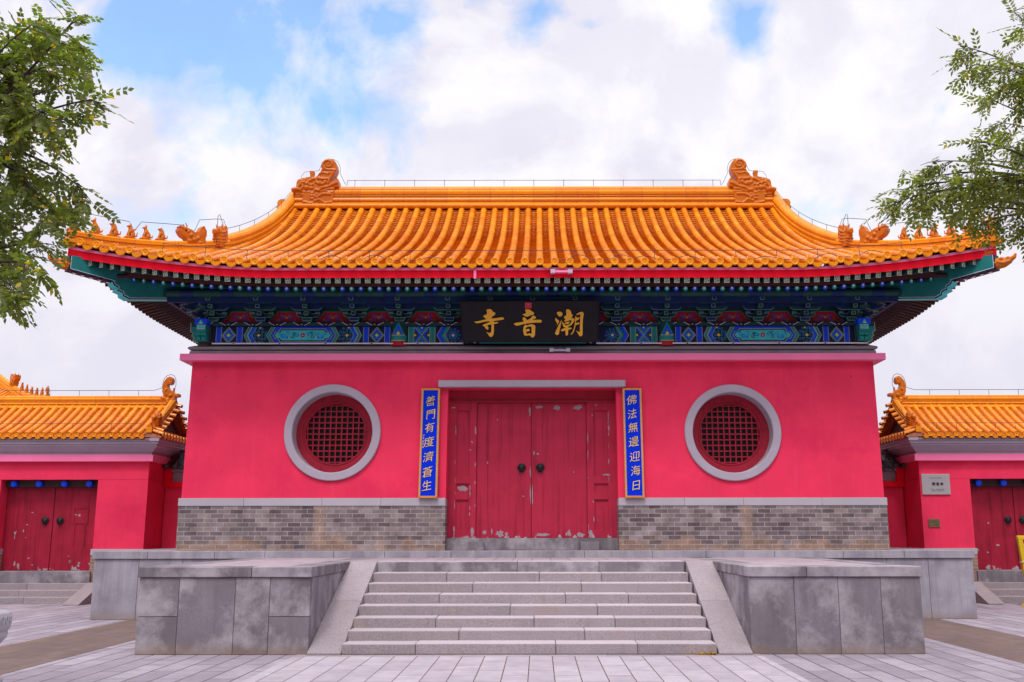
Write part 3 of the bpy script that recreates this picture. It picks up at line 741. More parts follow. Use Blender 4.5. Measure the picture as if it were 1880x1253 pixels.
# ------------------------------------------------------------------ glazed roof of the gate hall
def half_tube(mb, pts, tdir, r0, r1, m=0, n=8):
    # one convex tile row: every tile is its own shell, its lower lip riding over the next one
    for i in range(len(pts) - 1):
        a, b2 = pts[i], pts[i + 1]
        d = (b2 - a).normalized(); u = tdir.cross(d)
        if u.z < 0: u = -u
        rows = []
        for P_, r in ((a + d * .002, r0 * .94), (a, r0), (a, r0), (b2 + d * .02, r1)):
            rows.append([P_ + tdir * (r * cos(PI * (-.06 + 1.12 * k / n))) + u * (r * sin(PI * (-.06 + 1.12 * k / n)) + (.003 if P_ is not b2 else 0)) for k in range(n + 1)])
        mb.grid(rows[:2], m, False); mb.grid(rows[2:], m)
def pan_row(mb, pts, tdir, w, m=1, lip=1.0):
    for i in range(len(pts) - 1):
        a, b2 = pts[i], pts[i + 1]; d = (b2 - a).normalized(); u = tdir.cross(d)
        if u.z < 0: u = -u
        rows = []
        for P_, lift in ((a, -.018 * lip), (a - d * .004, .028 * lip), (b2 + d * .03, -.010 * lip)):
            rows.append([P_ + tdir * (w * q) + u * (lift + .030 * q * q) for q in (-1, -.5, 0, .5, 1)])
        mb.grid(rows, m, False)
def frange(a, b, st):
    n = max(1, int(round((b - a) / st))); return [a + (b - a) * k / n for k in range(n + 1)]
PITCH = .2945
roof = MB()
def sheet(mb, side, ts, smf, m):
    mb.grid([[EP(side, t, smf(t) * j / 12, -.03) for j in range(13)] for t in ts], m)
for side in 'fb':
    sheet(roof, side, frange(-XG + .001, XG - .001, .3), lambda t: 6.5, 1)
    for sg in (-1, 1): sheet(roof, side, frange(sg * XG, sg * (HF - .01), .2), lambda t: min(HF - abs(t), 2.15), 1)
for side in 'lr': sheet(roof, side, frange(-D + .01, D - .01, .25), lambda t: min(D - abs(t), 2.15), 1)
for sg in (-1, 1):       # gable faces, set in a little behind the gable ridges
    poly = [(YE + s, Hs(s) - .02) for s in frange(2.1, 6.5, .4)]; poly += [(2 * YC - y, z) for y, z in poly[::-1][1:]]
    roof.prism(poly, 'x', sg * (XG - .25), sg * (XG - .18), 2)
rt = roof.build('roof', ['glaze', 'grout', 'panel_red'], hall)
tiles = MB()
rows_t = [(k + .5) * PITCH for k in range(-30, 30)]
def nail(mb, P_):
    mb.ball(tuple(P_ + Vector((0, 0, .085))), (.032, .032, .042), 0, 8)
for t in rows_t:
    sm = smax('f', t)
    half_tube(tiles, [EP('f', t, s) for s in frange(.0, max(sm, .15), .31)], TD['f'], .080, .0765)
    nail(tiles, EP('f', t, .17))
for k in range(-30, 31):
    t = k * PITCH; sm = max(smax('f', t) + .05, .1)
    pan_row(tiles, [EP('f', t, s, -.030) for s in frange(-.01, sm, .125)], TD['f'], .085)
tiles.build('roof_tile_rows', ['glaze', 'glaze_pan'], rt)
tiles = MB()
for side in 'lr':
    for k in range(-22, 22):
        t = (k + .5) * PITCH
        if abs(t) > D - .05: continue
        sm = smax(side, t)
        half_tube(tiles, [EP(side, t, s) for s in frange(.0, max(sm, .15), .30)], TD[side], .078, .070)
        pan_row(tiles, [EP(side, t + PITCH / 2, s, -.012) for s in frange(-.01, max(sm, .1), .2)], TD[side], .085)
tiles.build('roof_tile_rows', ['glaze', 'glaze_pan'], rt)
# round tile ends and hanging drip tiles along the eaves
b = MB(); n = 20
b.grid([[(r * cos(2 * PI * k / n), y, r * sin(2 * PI * k / n)) for k in range(n)] for r, y in ((.078, .03), (.080, -.004), (.074, -.012), (.062, -.012), (.058, -.004), (.0, -.006))], 0, True, True)
b.tube([(.022 * cos(q * PI / 4) * (1 + .4 * sin(q)), -.008, .022 * sin(q * PI / 4)) for q in range(9)], .007, 5)
o = b.build('round_tile_end', 'glaze_ridge', hall); DISC = o.data; bpy.data.objects.remove(o)
b = MB()
out = [(-.108, .018), (-.10, -.035), (-.075, -.072), (-.035, -.098), (0, -.108), (.035, -.098), (.075, -.072), (.10, -.035), (.108, .018), (.055, -.006), (0, -.014), (-.055, -.006)]
b.prism(out, 'y', -.012, .012, 0)
b.tube([(x * .82, -.014, z * .80 - .002) for x, z in out[:9]], .005, 4)
o = b.build('drip_tile', 'glaze_ridge', hall); DRIP = o.data; bpy.data.objects.remove(o)
def eave_slope(side, t):
    a, c = EP(side, t - .05, 0), EP(side, t + .05, 0); return math.atan2(c.z - a.z, .1)
rng = random.Random(3)
for side, ks in (('f', range(-30, 31)), ('l', range(-22, 23)), ('r', range(-22, 23))):
    lst = []
    for k in ks:
        for kind, t in ((0, (k + .5) * PITCH), (1, k * PITCH)):
            half = HF if side == 'f' else D
            if abs(t) > half - .02: continue
            P_ = EP(side, t, -.025, .045 if kind == 0 else .008)
            rot = {'f': 0, 'l': -PI / 2, 'r': PI / 2}[side]
            sl = eave_slope(side, t) * (1 if side in 'fr' else -1)
            m4 = Matrix.Translation(P_) @ Matrix.Rotation(rot, 4, 'Z') @ Matrix.Rotation(-sl + rng.uniform(-.06, .06), 4, 'Y') @ Matrix.Rotation((-.10 if kind == 0 else .12) + rng.uniform(-.05, .05), 4, 'X')
            lst.append((kind, m4))
    if side == 'f':
        for kind, m4 in lst: inst(('round_tile_end', 'drip_tile')[kind], (DISC, DRIP)[kind], m4, rt)
    else:
        for kind in (0, 1):
            vs = MB()
            for kk, m4 in lst:
                if kk == kind:
                    me = (DISC, DRIP)[kind]; vs.add([m4 @ v.co for v in me.vertices], [list(p.vertices) for p in me.polygons], 0, kind == 0)
            o = vs.build(('round_tile_end', 'drip_tile')[kind], 'glaze_ridge', rt); o['kind'] = 'stuff'

# --- ridges
def sweep(mb, path, prof, m=0, mcore=1, seg=.5):
    path = [Vector(p) for p in path]
    pts = [path[0]]
    for p, q in zip(path, path[1:]):
        n = max(1, int(round((q - p).length / seg)))
        pts += [p.lerp(q, k / n) for k in range(1, n + 1)]
    def ring(P_, d, sc):
        r = Vector((d.y, -d.x, 0)).normalized()
        return [P_ + r * (a * sc) + Vector((0, 0, z * (sc if z > .02 else 1))) for a, z in prof]
    N_ = len(pts); T = []
    for i in range(N_):
        T.append((pts[min(i + 1, N_ - 1)] - pts[max(i - 1, 0)]).normalized())
    for i in range(N_ - 1):
        d = (pts[i + 1] - pts[i]).normalized()
        A, B = ring(pts[i] + d * .004, T[i], 1), ring(pts[i + 1] - d * .004, T[i + 1], 1)
        mb.grid([A, B], m, False)
        mb.add(A, [list(range(len(A)))], m); mb.add(B, [list(range(len(B)))], m)
    mb.grid([ring(p, t, .965) for p, t in zip(pts, T)], mcore, False)
def mir(h): return h + [(-a, z) for a, z in h[::-1]]
RIDGE = mir([(.19, 0), (.19, .035), (.14, .045), (.14, .075), (.17, .085), (.185, .12), (.17, .165), (.13, .18), (.13, .205), (.155, .22), (.155, .235), (.125, .25), (.15, .275), (.165, .32), (.165, .36), (.14, .40), (.115, .415), (.125, .43), (.11, .48), (.07, .515), (0.03, .525)])
VR = mir([(.17, -.03), (.17, .05), (.12, .06), (.12, .12), (.15, .13), (.15, .165), (.11, .18), (.11, .215), (.13, .225), (.135, .27), (.11, .32), (.06, .355), (.02, .36)])
HR = mir([(.15, -.03), (.15, .05), (.11, .06), (.11, .11), (.135, .12), (.135, .155), (.09, .165), (.095, .20), (.06, .235), (.02, .245)])
b = MB(); sweep(b, [(-6.35, YC, 10.235), (6.35, YC, 10.235)], RIDGE, 0, 1, .58)
b.tube([(-6.4, YC - .17, 10.17), (6.4, YC - .17, 10.17)], .075, 8, 0)
rg = b.build('main_ridge', ['glaze_ridge', 'grout'], hall)
gr = {}
def GR(sg, s, h):   # line of the gable ridge, spreading a little towards the eave
    return EP('f', sg * lerp(6.84, 6.46, max(0, s - 2.0) / 4.6), s, h)
def hip_pt(sg, s, h=0): return EP('f', sg * (HF - s), s, h)
for sg in (-1, 1):
    b = MB()
    sweep(b, [GR(sg, s, 0) for s in frange(2.05, 6.75, .3)[::-1]], VR, 0, 1, .42)
    gr[sg] = b.build('gable_ridge', ['glaze_ridge', 'grout'], hall)
    b = MB()
    sweep(b, [hip_pt(sg, s) for s in frange(-.02, 2.2, .2)[::-1]], HR, 0, 1, .42)
    P_ = hip_pt(sg, -.0); d = Vector((sg, -1, 0)).normalized()
    q = P_ + d * .05
    b.tube([q + Vector((0, 0, -.05)), q + d * .02 + Vector((0, 0, .02))], .09, 10, 0)
    gr[sg, 'h'] = b.build('hip_ridge', ['glaze_ridge', 'grout'], hall)
    b = MB()   # back hips and gable ridge, seen only from the side
    sweep(b, [EP('b', sg * XG, s, .0) for s in frange(2.05, 6.4, .3)[::-1]], VR, 0, 1, .6)
    sweep(b, [EP('b', sg * (HF - s), s, 0) for s in frange(-.02, 2.2, .3)[::-1]], HR, 0, 1, .6)
    b.build('gable_ridge', ['glaze_ridge', 'grout'], hall)

# --- ridge-end dragon: outline of the bitten ridge with its curled tail, given depth and relief
def dragon(mb, f, hw, fine=True):
    # f maps the drawing (x right, y down) to (x, z); mouth to the right in the drawing
    body = [(345, 1108), (335, 850), (220, 835), (150, 862), (112, 832), (98, 792), (195, 742), (205, 640), (230, 590), (300, 562), (455, 532), (600, 535), (640, 490), (690, 420), (718, 372),
            (692, 300), (712, 230), (770, 172), (860, 148), (950, 172), (1012, 240), (1032, 330), (1020, 390), (985, 475), (940, 545), (900, 622), (905, 655), (1000, 582), (1042, 548), (1072, 590), (1086, 690), (1075, 742), (1000, 745), (985, 845), (975, 1108)]
    mb.prism([f(x, y) for x, y in body], 'y', -hw, hw, 0)
    mb.prism([f(x, y) for x, y in [(450, 535), (462, 480), (445, 400), (450, 378), (535, 378), (548, 400), (535, 480), (548, 535)]], 'y', -hw * .4, hw * .4, 0)
    if not fine: return
    def T(pts, r):
        for sgn in (-1, 1): mb.tube([(f(x, y)[0], sgn * hw, f(x, y)[1]) for x, y in pts], r, 6)
    k = abs(f(1, 0)[0] - f(0, 0)[0]) * 1.25
    T([(850 + (125 - 5 * i) * cos(2.0 + i * .42), 275 + (112 - 4.5 * i) * sin(2.0 + i * .42)) for i in range(24)], 20 * k)
    T([(715, 385), (840, 380), (1015, 395)], 14 * k); T([(660, 480), (740, 440), (850, 470), (900, 440)], 16 * k); T([(880, 600), (930, 500), (965, 430)], 20 * k)
    T([(640, 560), (740, 580), (850, 575), (890, 640)], 22 * k); T([(600, 640), (680, 690), (760, 680), (820, 640)], 20 * k)
    T([(590, 800), (680, 820), (740, 760), (860, 740), (960, 690), (1050, 650)], 26 * k); T([(760, 830), (850, 790), (960, 780)], 16 * k)
    T([(480, 620), (530, 580), (590, 575)], 22 * k); T([(470, 610), (440, 660), (500, 710), (560, 690)], 22 * k); T([(230, 760), (300, 660), (370, 640), (420, 690)], 24 * k)
    T([(270, 820), (350, 740), (330, 690)], 24 * k); T([(110, 810), (180, 790), (260, 790)], 36 * k); T([(500, 870), (570, 870)], 18 * k); T([(490, 920), (570, 925)], 18 * k); T([(500, 985), (575, 985)], 18 * k)
    T([(350, 845), (700, 832), (985, 845)], 9 * k); T([(640, 960), (760, 890), (930, 890)], 22 * k); T([(590, 1040), (700, 1000), (800, 1080), (950, 1060)], 20 * k); T([(350, 1050), (450, 1070), (570, 1085)], 18 * k)
    T([(640, 880), (600, 940), (660, 980), (640, 1030)], 18 * k)
    for x, y, r in ((690, 665, 34), (800, 640, 30), (870, 660, 24), (420, 760, 44), (520, 770, 36), (300, 620, 26), (370, 600, 24), (330, 900, 22)):
        for sgn in (-1, 1): mb.ball((f(x, y)[0], sgn * hw, f(x, y)[1]), (r * k, r * k * .8, r * k))
fin = {}
for sg in (-1, 1):
    def f(x, y, sg=sg):
        X = .125 + (520 + x / 11.39 - 989) * .0146 + .14
        return (X * (1 if sg < 0 else -1), 10.21 + (1108 - y) * .001349)
    me = remeshed('ridge_finial', lambda mb: dragon(mb, f, .17), .013, ['glaze_figure'])
    inst('ridge_finial', me, Matrix.Translation((0, YC - .02, 0)), hall)

# --- small guardian beasts; each sits facing +x at the origin
def seated(v):
    def fn(mb):
        mb.box(-.13, .13, -.055, .055, -.03, .012)
        mb.ball((-.035, 0, .075), (.062, .05, .066)); mb.tube([(-.05, 0, .08), (.0, 0, .15), (.025, 0, .215)], [.056, .052, .036], 8)
        for s in (-1, 1):
            mb.tube([(.025, s * .03, .15), (.055, s * .032, .08), (.065, s * .032, 0)], [.024, .018, .020], 6); mb.ball((.078, s * .032, .014), (.026, .018, .016))
            mb.ball((-.02, s * .045, .05), (.045, .022, .048)); mb.ball((.02, s * .05, .014), (.03, .018, .016))
        mb.ball((.035, 0, .243), (.042, .036, .036)); mb.tube([(.05, 0, .238), (.095, 0, .232 + .01 * (v % 2))], [.026, .016], 6)
        for s in (-1, 1): mb.tube([(.02, s * .022, .265), (.005, s * .028, .30)], [.014, .006], 5)
        if v == 0: mb.tube([(.03, 0, .27), (.015, 0, .325)], [.016, .006], 5)
        if v == 1: mb.tube([(.0, 0, .25), (-.03, 0, .19), (-.055, 0, .13)], [.03, .03, .02], 6)
        if v == 2:
            for s in (-1, 1): mb.tube([(-.02, s * .03, .15), (-.09, s * .05, .21)], [.03, .012], 6)
        mb.tube([(-.085, 0, .05), (-.13, 0, .07), (-.14, 0, .12 + .02 * v)], [.022, .018, .008], 6)
    return fn
def rider(mb):
    mb.box(-.13, .13, -.055, .055, -.03, .012); mb.ball((0, 0, .09), (.095, .05, .06)); mb.tube([(.06, 0, .10), (.10, 0, .17), (.115, 0, .21)], [.04, .026, .022], 6)
    mb.tube([(.11, 0, .21), (.16, 0, .20)], [.024, .012], 6); mb.tube([(-.07, 0, .10), (-.13, 0, .16), (-.17, 0, .26)], [.045, .035, .02], 6); mb.tube([(-.12, 0, .2), (-.12, 0, .28)], [.03, .014], 6)
    mb.tube([(.0, 0, .13), (.0, 0, .24)], [.045, .035], 8); mb.ball((.005, 0, .275), .032); mb.tube([(.0, 0, .30), (.0, 0, .335)], [.02, .01], 6)
    for s in (-1, 1): mb.tube([(.0, s * .035, .22), (.05, s * .04, .18)], [.018, .014], 5); mb.tube([(.02, s * .03, .05), (.02, s * .035, 0)], [.022, .02], 5)
def horned(mb):
    # crouching dragon: scaled chest, open jaw, raised mane like a wing
    k = .0055
    def f(x, y): return ((1090 - x) * .0046, (640 - y) * .0037)
    mb.prism([f(x, y) for x, y in [(1062, 640), (1055, 602), (1034, 592), (1018, 568), (1016, 552), (1040, 556), (1050, 566), (1058, 556), (1022, 545), (1020, 532), (1052, 538), (1080, 545), (1096, 556), (1115, 540), (1126, 512), (1138, 506), (1152, 535), (1153, 560), (1148, 580), (1150, 640)]], 'y', -.10, .10, 0)
    for s in (-1, 1):
        for x, y, r in ((1046, 548, .03), (1062, 560, .028), (1075, 580, .045), (1090, 605, .05), (1110, 590, .045), (1120, 615, .05), (1070, 615, .035), (1030, 545, .022)):
            a, c = f(x, y); mb.ball((a, s * .10, c), r)
        for q in range(4): mb.tube([(f(1105 + q * 9, 585 - q * 4)[0], s * .10, f(1105 + q * 9, 585 - q * 4)[1]), (f(1122 + q * 7, 545 - q * 5)[0], s * .095, f(1122 + q * 7, 548 - q * 4)[1]), (f(1132 + q * 5, 515 + q * 10)[0], s * .08, f(1132 + q * 5, 515 + q * 10)[1])], .014, 5)
        mb.tube([(f(1050, 545)[0], s * .05, f(1050, 545)[1]), (f(1058, 528)[0], s * .055, f(1058, 528)[1]), (f(1048, 510)[0], s * .06, f(1048, 510)[1])], [.02, .018, .014], 6)
BEAST = [remeshed('ridge_beast', seated(v), .0085, ['glaze_figure']) for v in range(3)]
RIDER = remeshed('ridge_beast', rider, .0085, ['glaze_figure'])
HORN = remeshed('ridge_beast', horned, .014, ['glaze_figure'])
def fronted(mb):
    # dragon head seen face on: scaled neck, heavy brow, open snout, two horns, tall mane behind
    mb.tube([(0, 0, -.02), (.0, 0, .16), (.01, 0, .30)], [.13, .125, .12], 10); mb.ball((.05, 0, .33), (.11, .115, .085)); mb.tube([(.08, 0, .33), (.17, 0, .30), (.20, 0, .30)], [.085, .07, .05], 8)
    mb.tube([(.06, 0, .22), (.15, 0, .215)], [.07, .05], 8)
    mb.prism([(-.16, 0), (-.02, 0), (-.02, .36), (-.05, .48), (-.10, .53), (-.15, .50), (-.19, .34), (-.19, .12)], 'y', -.11, .11, 0)
    for s in (-1, 1):
        mb.tube([(.02, s * .055, .39), (.0, s * .065, .46), (.02, s * .07, .53)], [.022, .018, .011], 6); mb.ball((.12, s * .06, .375), .032); mb.ball((.19, s * .03, .335), .022)
        for k in range(4): mb.tube([(.06, s * .115, .10 + .07 * k), (-.06, s * .125, .13 + .08 * k), (-.15, s * .115, .19 + .09 * k)], .018, 5)
        for k in range(3): mb.tube([(.115, s * .10, .05 + .06 * k), (.13, 0, .035 + .06 * k)], .014, 5)
FRONT = remeshed('ridge_beast', fronted, .012, ['glaze_figure'])
for sg in (-1, 1):
    hr = gr[sg, 'h']
    def face(P_, yaw, sc=1.0): return Matrix.Translation(P_) @ Matrix.Rotation(yaw, 4, 'Z') @ Matrix.Scale(sc, 4)
    yaw = -PI / 4 if sg > 0 else -3 * PI / 4
    for k, (s, me, sc) in enumerate(((.05, RIDER, 1.0), (.30, BEAST[0], 1.05), (.53, BEAST[1], 1.0), (.75, BEAST[2], 1.0), (.96, BEAST[0], .98), (1.17, BEAST[1], .92))):
        P_ = hip_pt(sg, s, .255); yw = yaw + math.radians((7 * k) % 11 - 5)
        inst('ridge_beast', me, face(P_, yw, sc), hr)
    inst('ridge_beast', HORN, face(hip_pt(sg, 1.62, .12), yaw, 1.0), hr)
    P_ = GR(sg, 1.98, .10)
    inst('ridge_beast', FRONT, face(P_, -PI / 2 + sg * .25, .98), gr[sg])
    # glazed beast head capping the corner beam
    def cap(mb):
        mb.tube([(-.06, 0, 0), (.10, 0, .0), (.22, 0, .03)], [.115, .10, .065], 8); mb.tube([(.2, 0, .03), (.29, 0, .075), (.315, 0, .135)], [.06, .04, .022], 6)
        mb.ball((.08, .07, .06), .04); mb.ball((.08, -.07, .06), .04); mb.ball((.19, .05, .065), .03); mb.ball((.19, -.05, .065), .03)
        mb.tube([(0, .1, .02), (.12, .1, -.03), (.22, .06, .0)], .016, 5); mb.tube([(0, -.1, .02), (.12, -.1, -.03), (.22, -.06, .0)], .016, 5)
    if sg < 0: CAP = remeshed('beam_cap', cap, .012, ['glaze_figure'])
    d = Vector((sg, -1, 0)).normalized()
    inst('beam_cap', CAP, Matrix.Translation(Vector((sg * 8.9, 18.9, 6.78)) + d * .25) @ Matrix.Rotation(yaw, 4, 'Z') @ Matrix.Scale(1.05, 4), hall)

# --- lightning wires on little posts
def wire(mb, pts, r=.0065): mb.tube(pts, r, 4, 0, False)
w = MB()
wire(w, [(-5.0, YC, 10.95), (5.0, YC, 10.95)])
for k in range(-6, 7): w.tube([(k * .8, YC, 10.74), (k * .8, YC, 10.95)], .006, 4); w.ball((k * .8, YC, 10.95), .014, 0, 5)
for sg in (-1, 1):
    def q(x, y): return (sg * -(.125 + (520 + x / 11.39 - 989) * .0146 + .14), YC - .03, 10.21 + (1108 - y) * .001349)
    wire(w, [(sg * 5.0, YC, 10.95)] + [q(x, y) for x, y in ((1230, 678), (1180, 620), (1080, 425), (1082, 330), (1060, 240), (1000, 160), (920, 122), (840, 122), (760, 155), (690, 215), (660, 300), (635, 355), (600, 368), (440, 380), (335, 390), (270, 480), (268, 560))])
    pts = [GR(sg, s, .50) for s in frange(2.2, 6.6, .3)[::-1]]; wire(w, pts)
    for P_ in pts[::3]: w.tube([P_, P_ - Vector((0, 0, .16))], .005, 4)
    def hp(s, h): return hip_pt(sg, s, h)
    wire(w, [hp(-.05, .62), hp(.2, .64), hp(.55, .62), hp(.72, .60), hp(.76, .50), hp(.79, .42), hp(.83, .50), hp(.88, .62), hp(1.2, .62), hp(1.48, .60), hp(1.56, .45), hp(1.60, .40), hp(1.66, .50), hp(1.72, .72), hp(1.98, .74), hp(2.1, .72), hp(2.16, .50), GR(sg, 2.2, .50)])
    w.tube([hp(-.05, .62), hp(-.05, .0)], .005, 4)
    for s in (.79, 1.6): w.tube([hp(s, .42), hp(s, .24)], .005, 4)
    P0 = GR(sg, 1.85, .2); wire(w, [P0, P0 + Vector((0, 0, .62)), P0 + Vector((0, .1, .68)), P0 + Vector((0, .35, .56)), P0 + Vector((0, .42, .2))])
wire(w, [EP('f', t, .22, .24) for t in frange(-7.3, 7.3, .5)])
for k in range(-9, 10): w.tube([EP('f', k * .81, .22, .24), EP('f', k * .81, .2, .07)], .006, 4)
rr = random.Random(5)
for t0, n in ((-4.6, 5), (-2.6, 2), (.3, 4), (1.6, 5), (4.0, 3), (5.2, 4)):
    for k in range(n):
        t = t0 + k * .42; c = rr.uniform(.4, 1)
        wire(w, [EP('f', t + .42 * j / 8, .12 + .02 * sin(j), .08 + .085 * c * sin(PI * j / 8) * (1 if k % 2 else -.4)) for j in range(9)], .0065)
w.build('lightning_wire', 'wire', hall)

# ------------------------------------------------------------------ name board over the door
nb = thing('name_board', 'black name board with three large gold characters under the eaves', 'name board', (-.05, 20.2, 5.52))
def BP(px, py, off=0):
    u, v = (px - 845) / 255, (py - 555) / 73
    x = lerp(-1.485, 1.366, u); y = lerp(19.86, 20.18, v); z = lerp(6.30, 5.523, v)
    n = Vector((0, -.777, -.32)).normalized()
    return Vector((x, y, z)) + n * off
b = MB(); c = [(845, 555), (1100, 554), (1098, 628), (849, 628)]
b.hexa([BP(*c[3]), BP(*c[2]), BP(*c[2], -.07), BP(*c[3], -.07), BP(*c[0]), BP(*c[1]), BP(*c[1], -.07), BP(*c[0], -.07)])
b.build('panel', 'black_lacquer', nb, .006)
b = MB()
for p, q in ((c[0], c[1]), (c[1], c[2]), (c[2], c[3]), (c[3], c[0])): b.tube([BP(*p, .004), BP(*q, .004)], .012, 6)
b.build('frame', 'black_lacquer', nb)
G = {}
G[865] = [[(540,205),(590,165),(680,165),(740,200),(755,250),(840,285),(865,325),(820,375),(720,450),(715,490),(880,480),(1050,450),(1130,455),(1170,495),(1130,530),(1000,550),(830,575),(795,595),(800,620),(930,615),(965,630),(920,665),(805,685),(800,950),(780,1060),(740,1115),(690,1140),(640,1115),(600,1040),(525,965),(600,990),(650,1005),(700,970),(715,900),(712,695),(600,715),(565,745),(605,790),(610,840),(590,885),(555,885),(510,840),(465,770),(400,740),(420,705),(560,655),(640,625),(690,605),(640,590),(560,590),(430,610),(250,655),(170,650),(110,605),(200,595),(400,550),(520,525),(540,510),(450,440),(425,405),(470,375),(550,345),(565,300),(560,245)]]
G[935] = [[(560,190),(640,165),(720,185),(780,220),(800,250),(870,275),(885,320),(860,355),(740,390),(620,430),(560,420),(510,380),(465,345),(560,325),(600,290),(580,250)],
 [(470,480),(500,450),(560,470),(600,500),(620,550),(700,520),(790,455),(805,400),(860,395),(920,420),(955,470),(900,500),(800,545),(900,540),(1100,535),(1155,570),(1150,610),(1110,635),(900,635),(640,665),(500,690),(330,735),(250,745),(190,710),(155,670),(230,645),(400,620),(510,605),(490,560)],
 [(585,700),(600,745),(580,830),(590,900),(600,990),(620,1030),(740,1010),(745,1080),(640,1085),(570,1095),(525,1075),(500,990),(490,900),(505,790),(540,730)],
 [(580,820),(600,740),(740,700),(830,695),(900,725),(925,780),(915,950),(900,1090),(860,1145),(810,1155),(770,1135),(740,1080),(740,1020),(790,1015),(790,785),(740,770),(640,785)],
 [(590,870),(690,850),(725,890),(700,935),(600,945)]]
G[1010] = [[(235,300),(280,255),(380,260),(440,310),(430,380),(380,425),(320,420),(270,370)],[(180,510),(205,465),(250,530),(310,565),(325,600),(290,650),(255,700),(235,745),(250,650),(200,580)],
 [(375,590),(425,535),(400,620),(370,760),(340,880),(310,1040),(270,1075),(210,1060),(175,1010),(200,940),(260,820),(320,690)],
 [(560,210),(590,170),(660,175),(720,225),(755,290),(745,335),(800,365),(795,410),(740,470),(850,490),(870,540),(840,610),(760,720),(640,780),(640,820),(740,810),(770,840),(720,870),(645,890),(635,1060),(590,1095),(550,1070),(545,905),(440,940),(375,920),(400,880),(540,810),(470,780),(440,690),(425,590),(480,650),(520,690),(545,740),(640,715),(720,680),(755,600),(755,550),(680,555),(560,600),(495,590),(545,520),(490,460),(510,420),(575,380),(575,280)],
 [(520,640),(620,610),(695,605),(680,650),(600,690),(545,680)],[(890,430),(915,405),(940,450),(915,640),(890,800),(840,960),(780,1045),(725,1050),(790,970),(845,830),(880,650)],
 [(925,350),(1010,295),(1100,255),(1160,270),(1190,330),(1165,480),(1150,700),(1155,1000),(1150,1070),(1100,1115),(1050,1110),(1010,1050),(960,970),(915,905),(1000,960),(1055,960),(1060,700),(1065,480),(1070,350),(1030,340),(960,375)],
 [(925,480),(1040,450),(1045,490),(960,560),(930,555)],[(895,660),(1000,625),(1040,640),(1020,690),(905,720)]]
for ox, polys in G.items():
    b = MB()
    for k, poly in enumerate(polys):
        n = len(poly); pp = [(ox + x / 19.27, 560 + y / 19.27) for x, y in poly]
        vs = [BP(x, y, .006) for x, y in pp] + [BP(x, y, .020 + .0015 * k) for x, y in pp]
        b.add(vs, [list(range(n, 2 * n))] + [(i, (i + 1) % n, n + (i + 1) % n, n + i) for i in range(n)])
    b.build('lettering', 'gold_lettering', nb)
b = MB(); b.add([BP(*p, .006) for p in ((964, 557), (976, 557), (976, 567.5), (964, 567.5))], [(0, 1, 2, 3)], 0)
for x0, y0, x1, y1 in ((964.6, 557.7, 975.4, 558.3), (964.6, 566.3, 975.4, 566.9), (964.6, 557.7, 965.2, 566.9), (974.8, 557.7, 975.4, 566.9), (967, 560, 973, 560.6), (967, 562, 973, 562.5), (969.6, 559.5, 970.3, 565), (967, 564.5, 973, 565)):
    b.add([BP(*p, .010) for p in ((x0, y0), (x1, y0), (x1, y1), (x0, y1))], [(0, 1, 2, 3)], 1)
b.build('seal', ['seal_red', 'pink_flower'], nb)

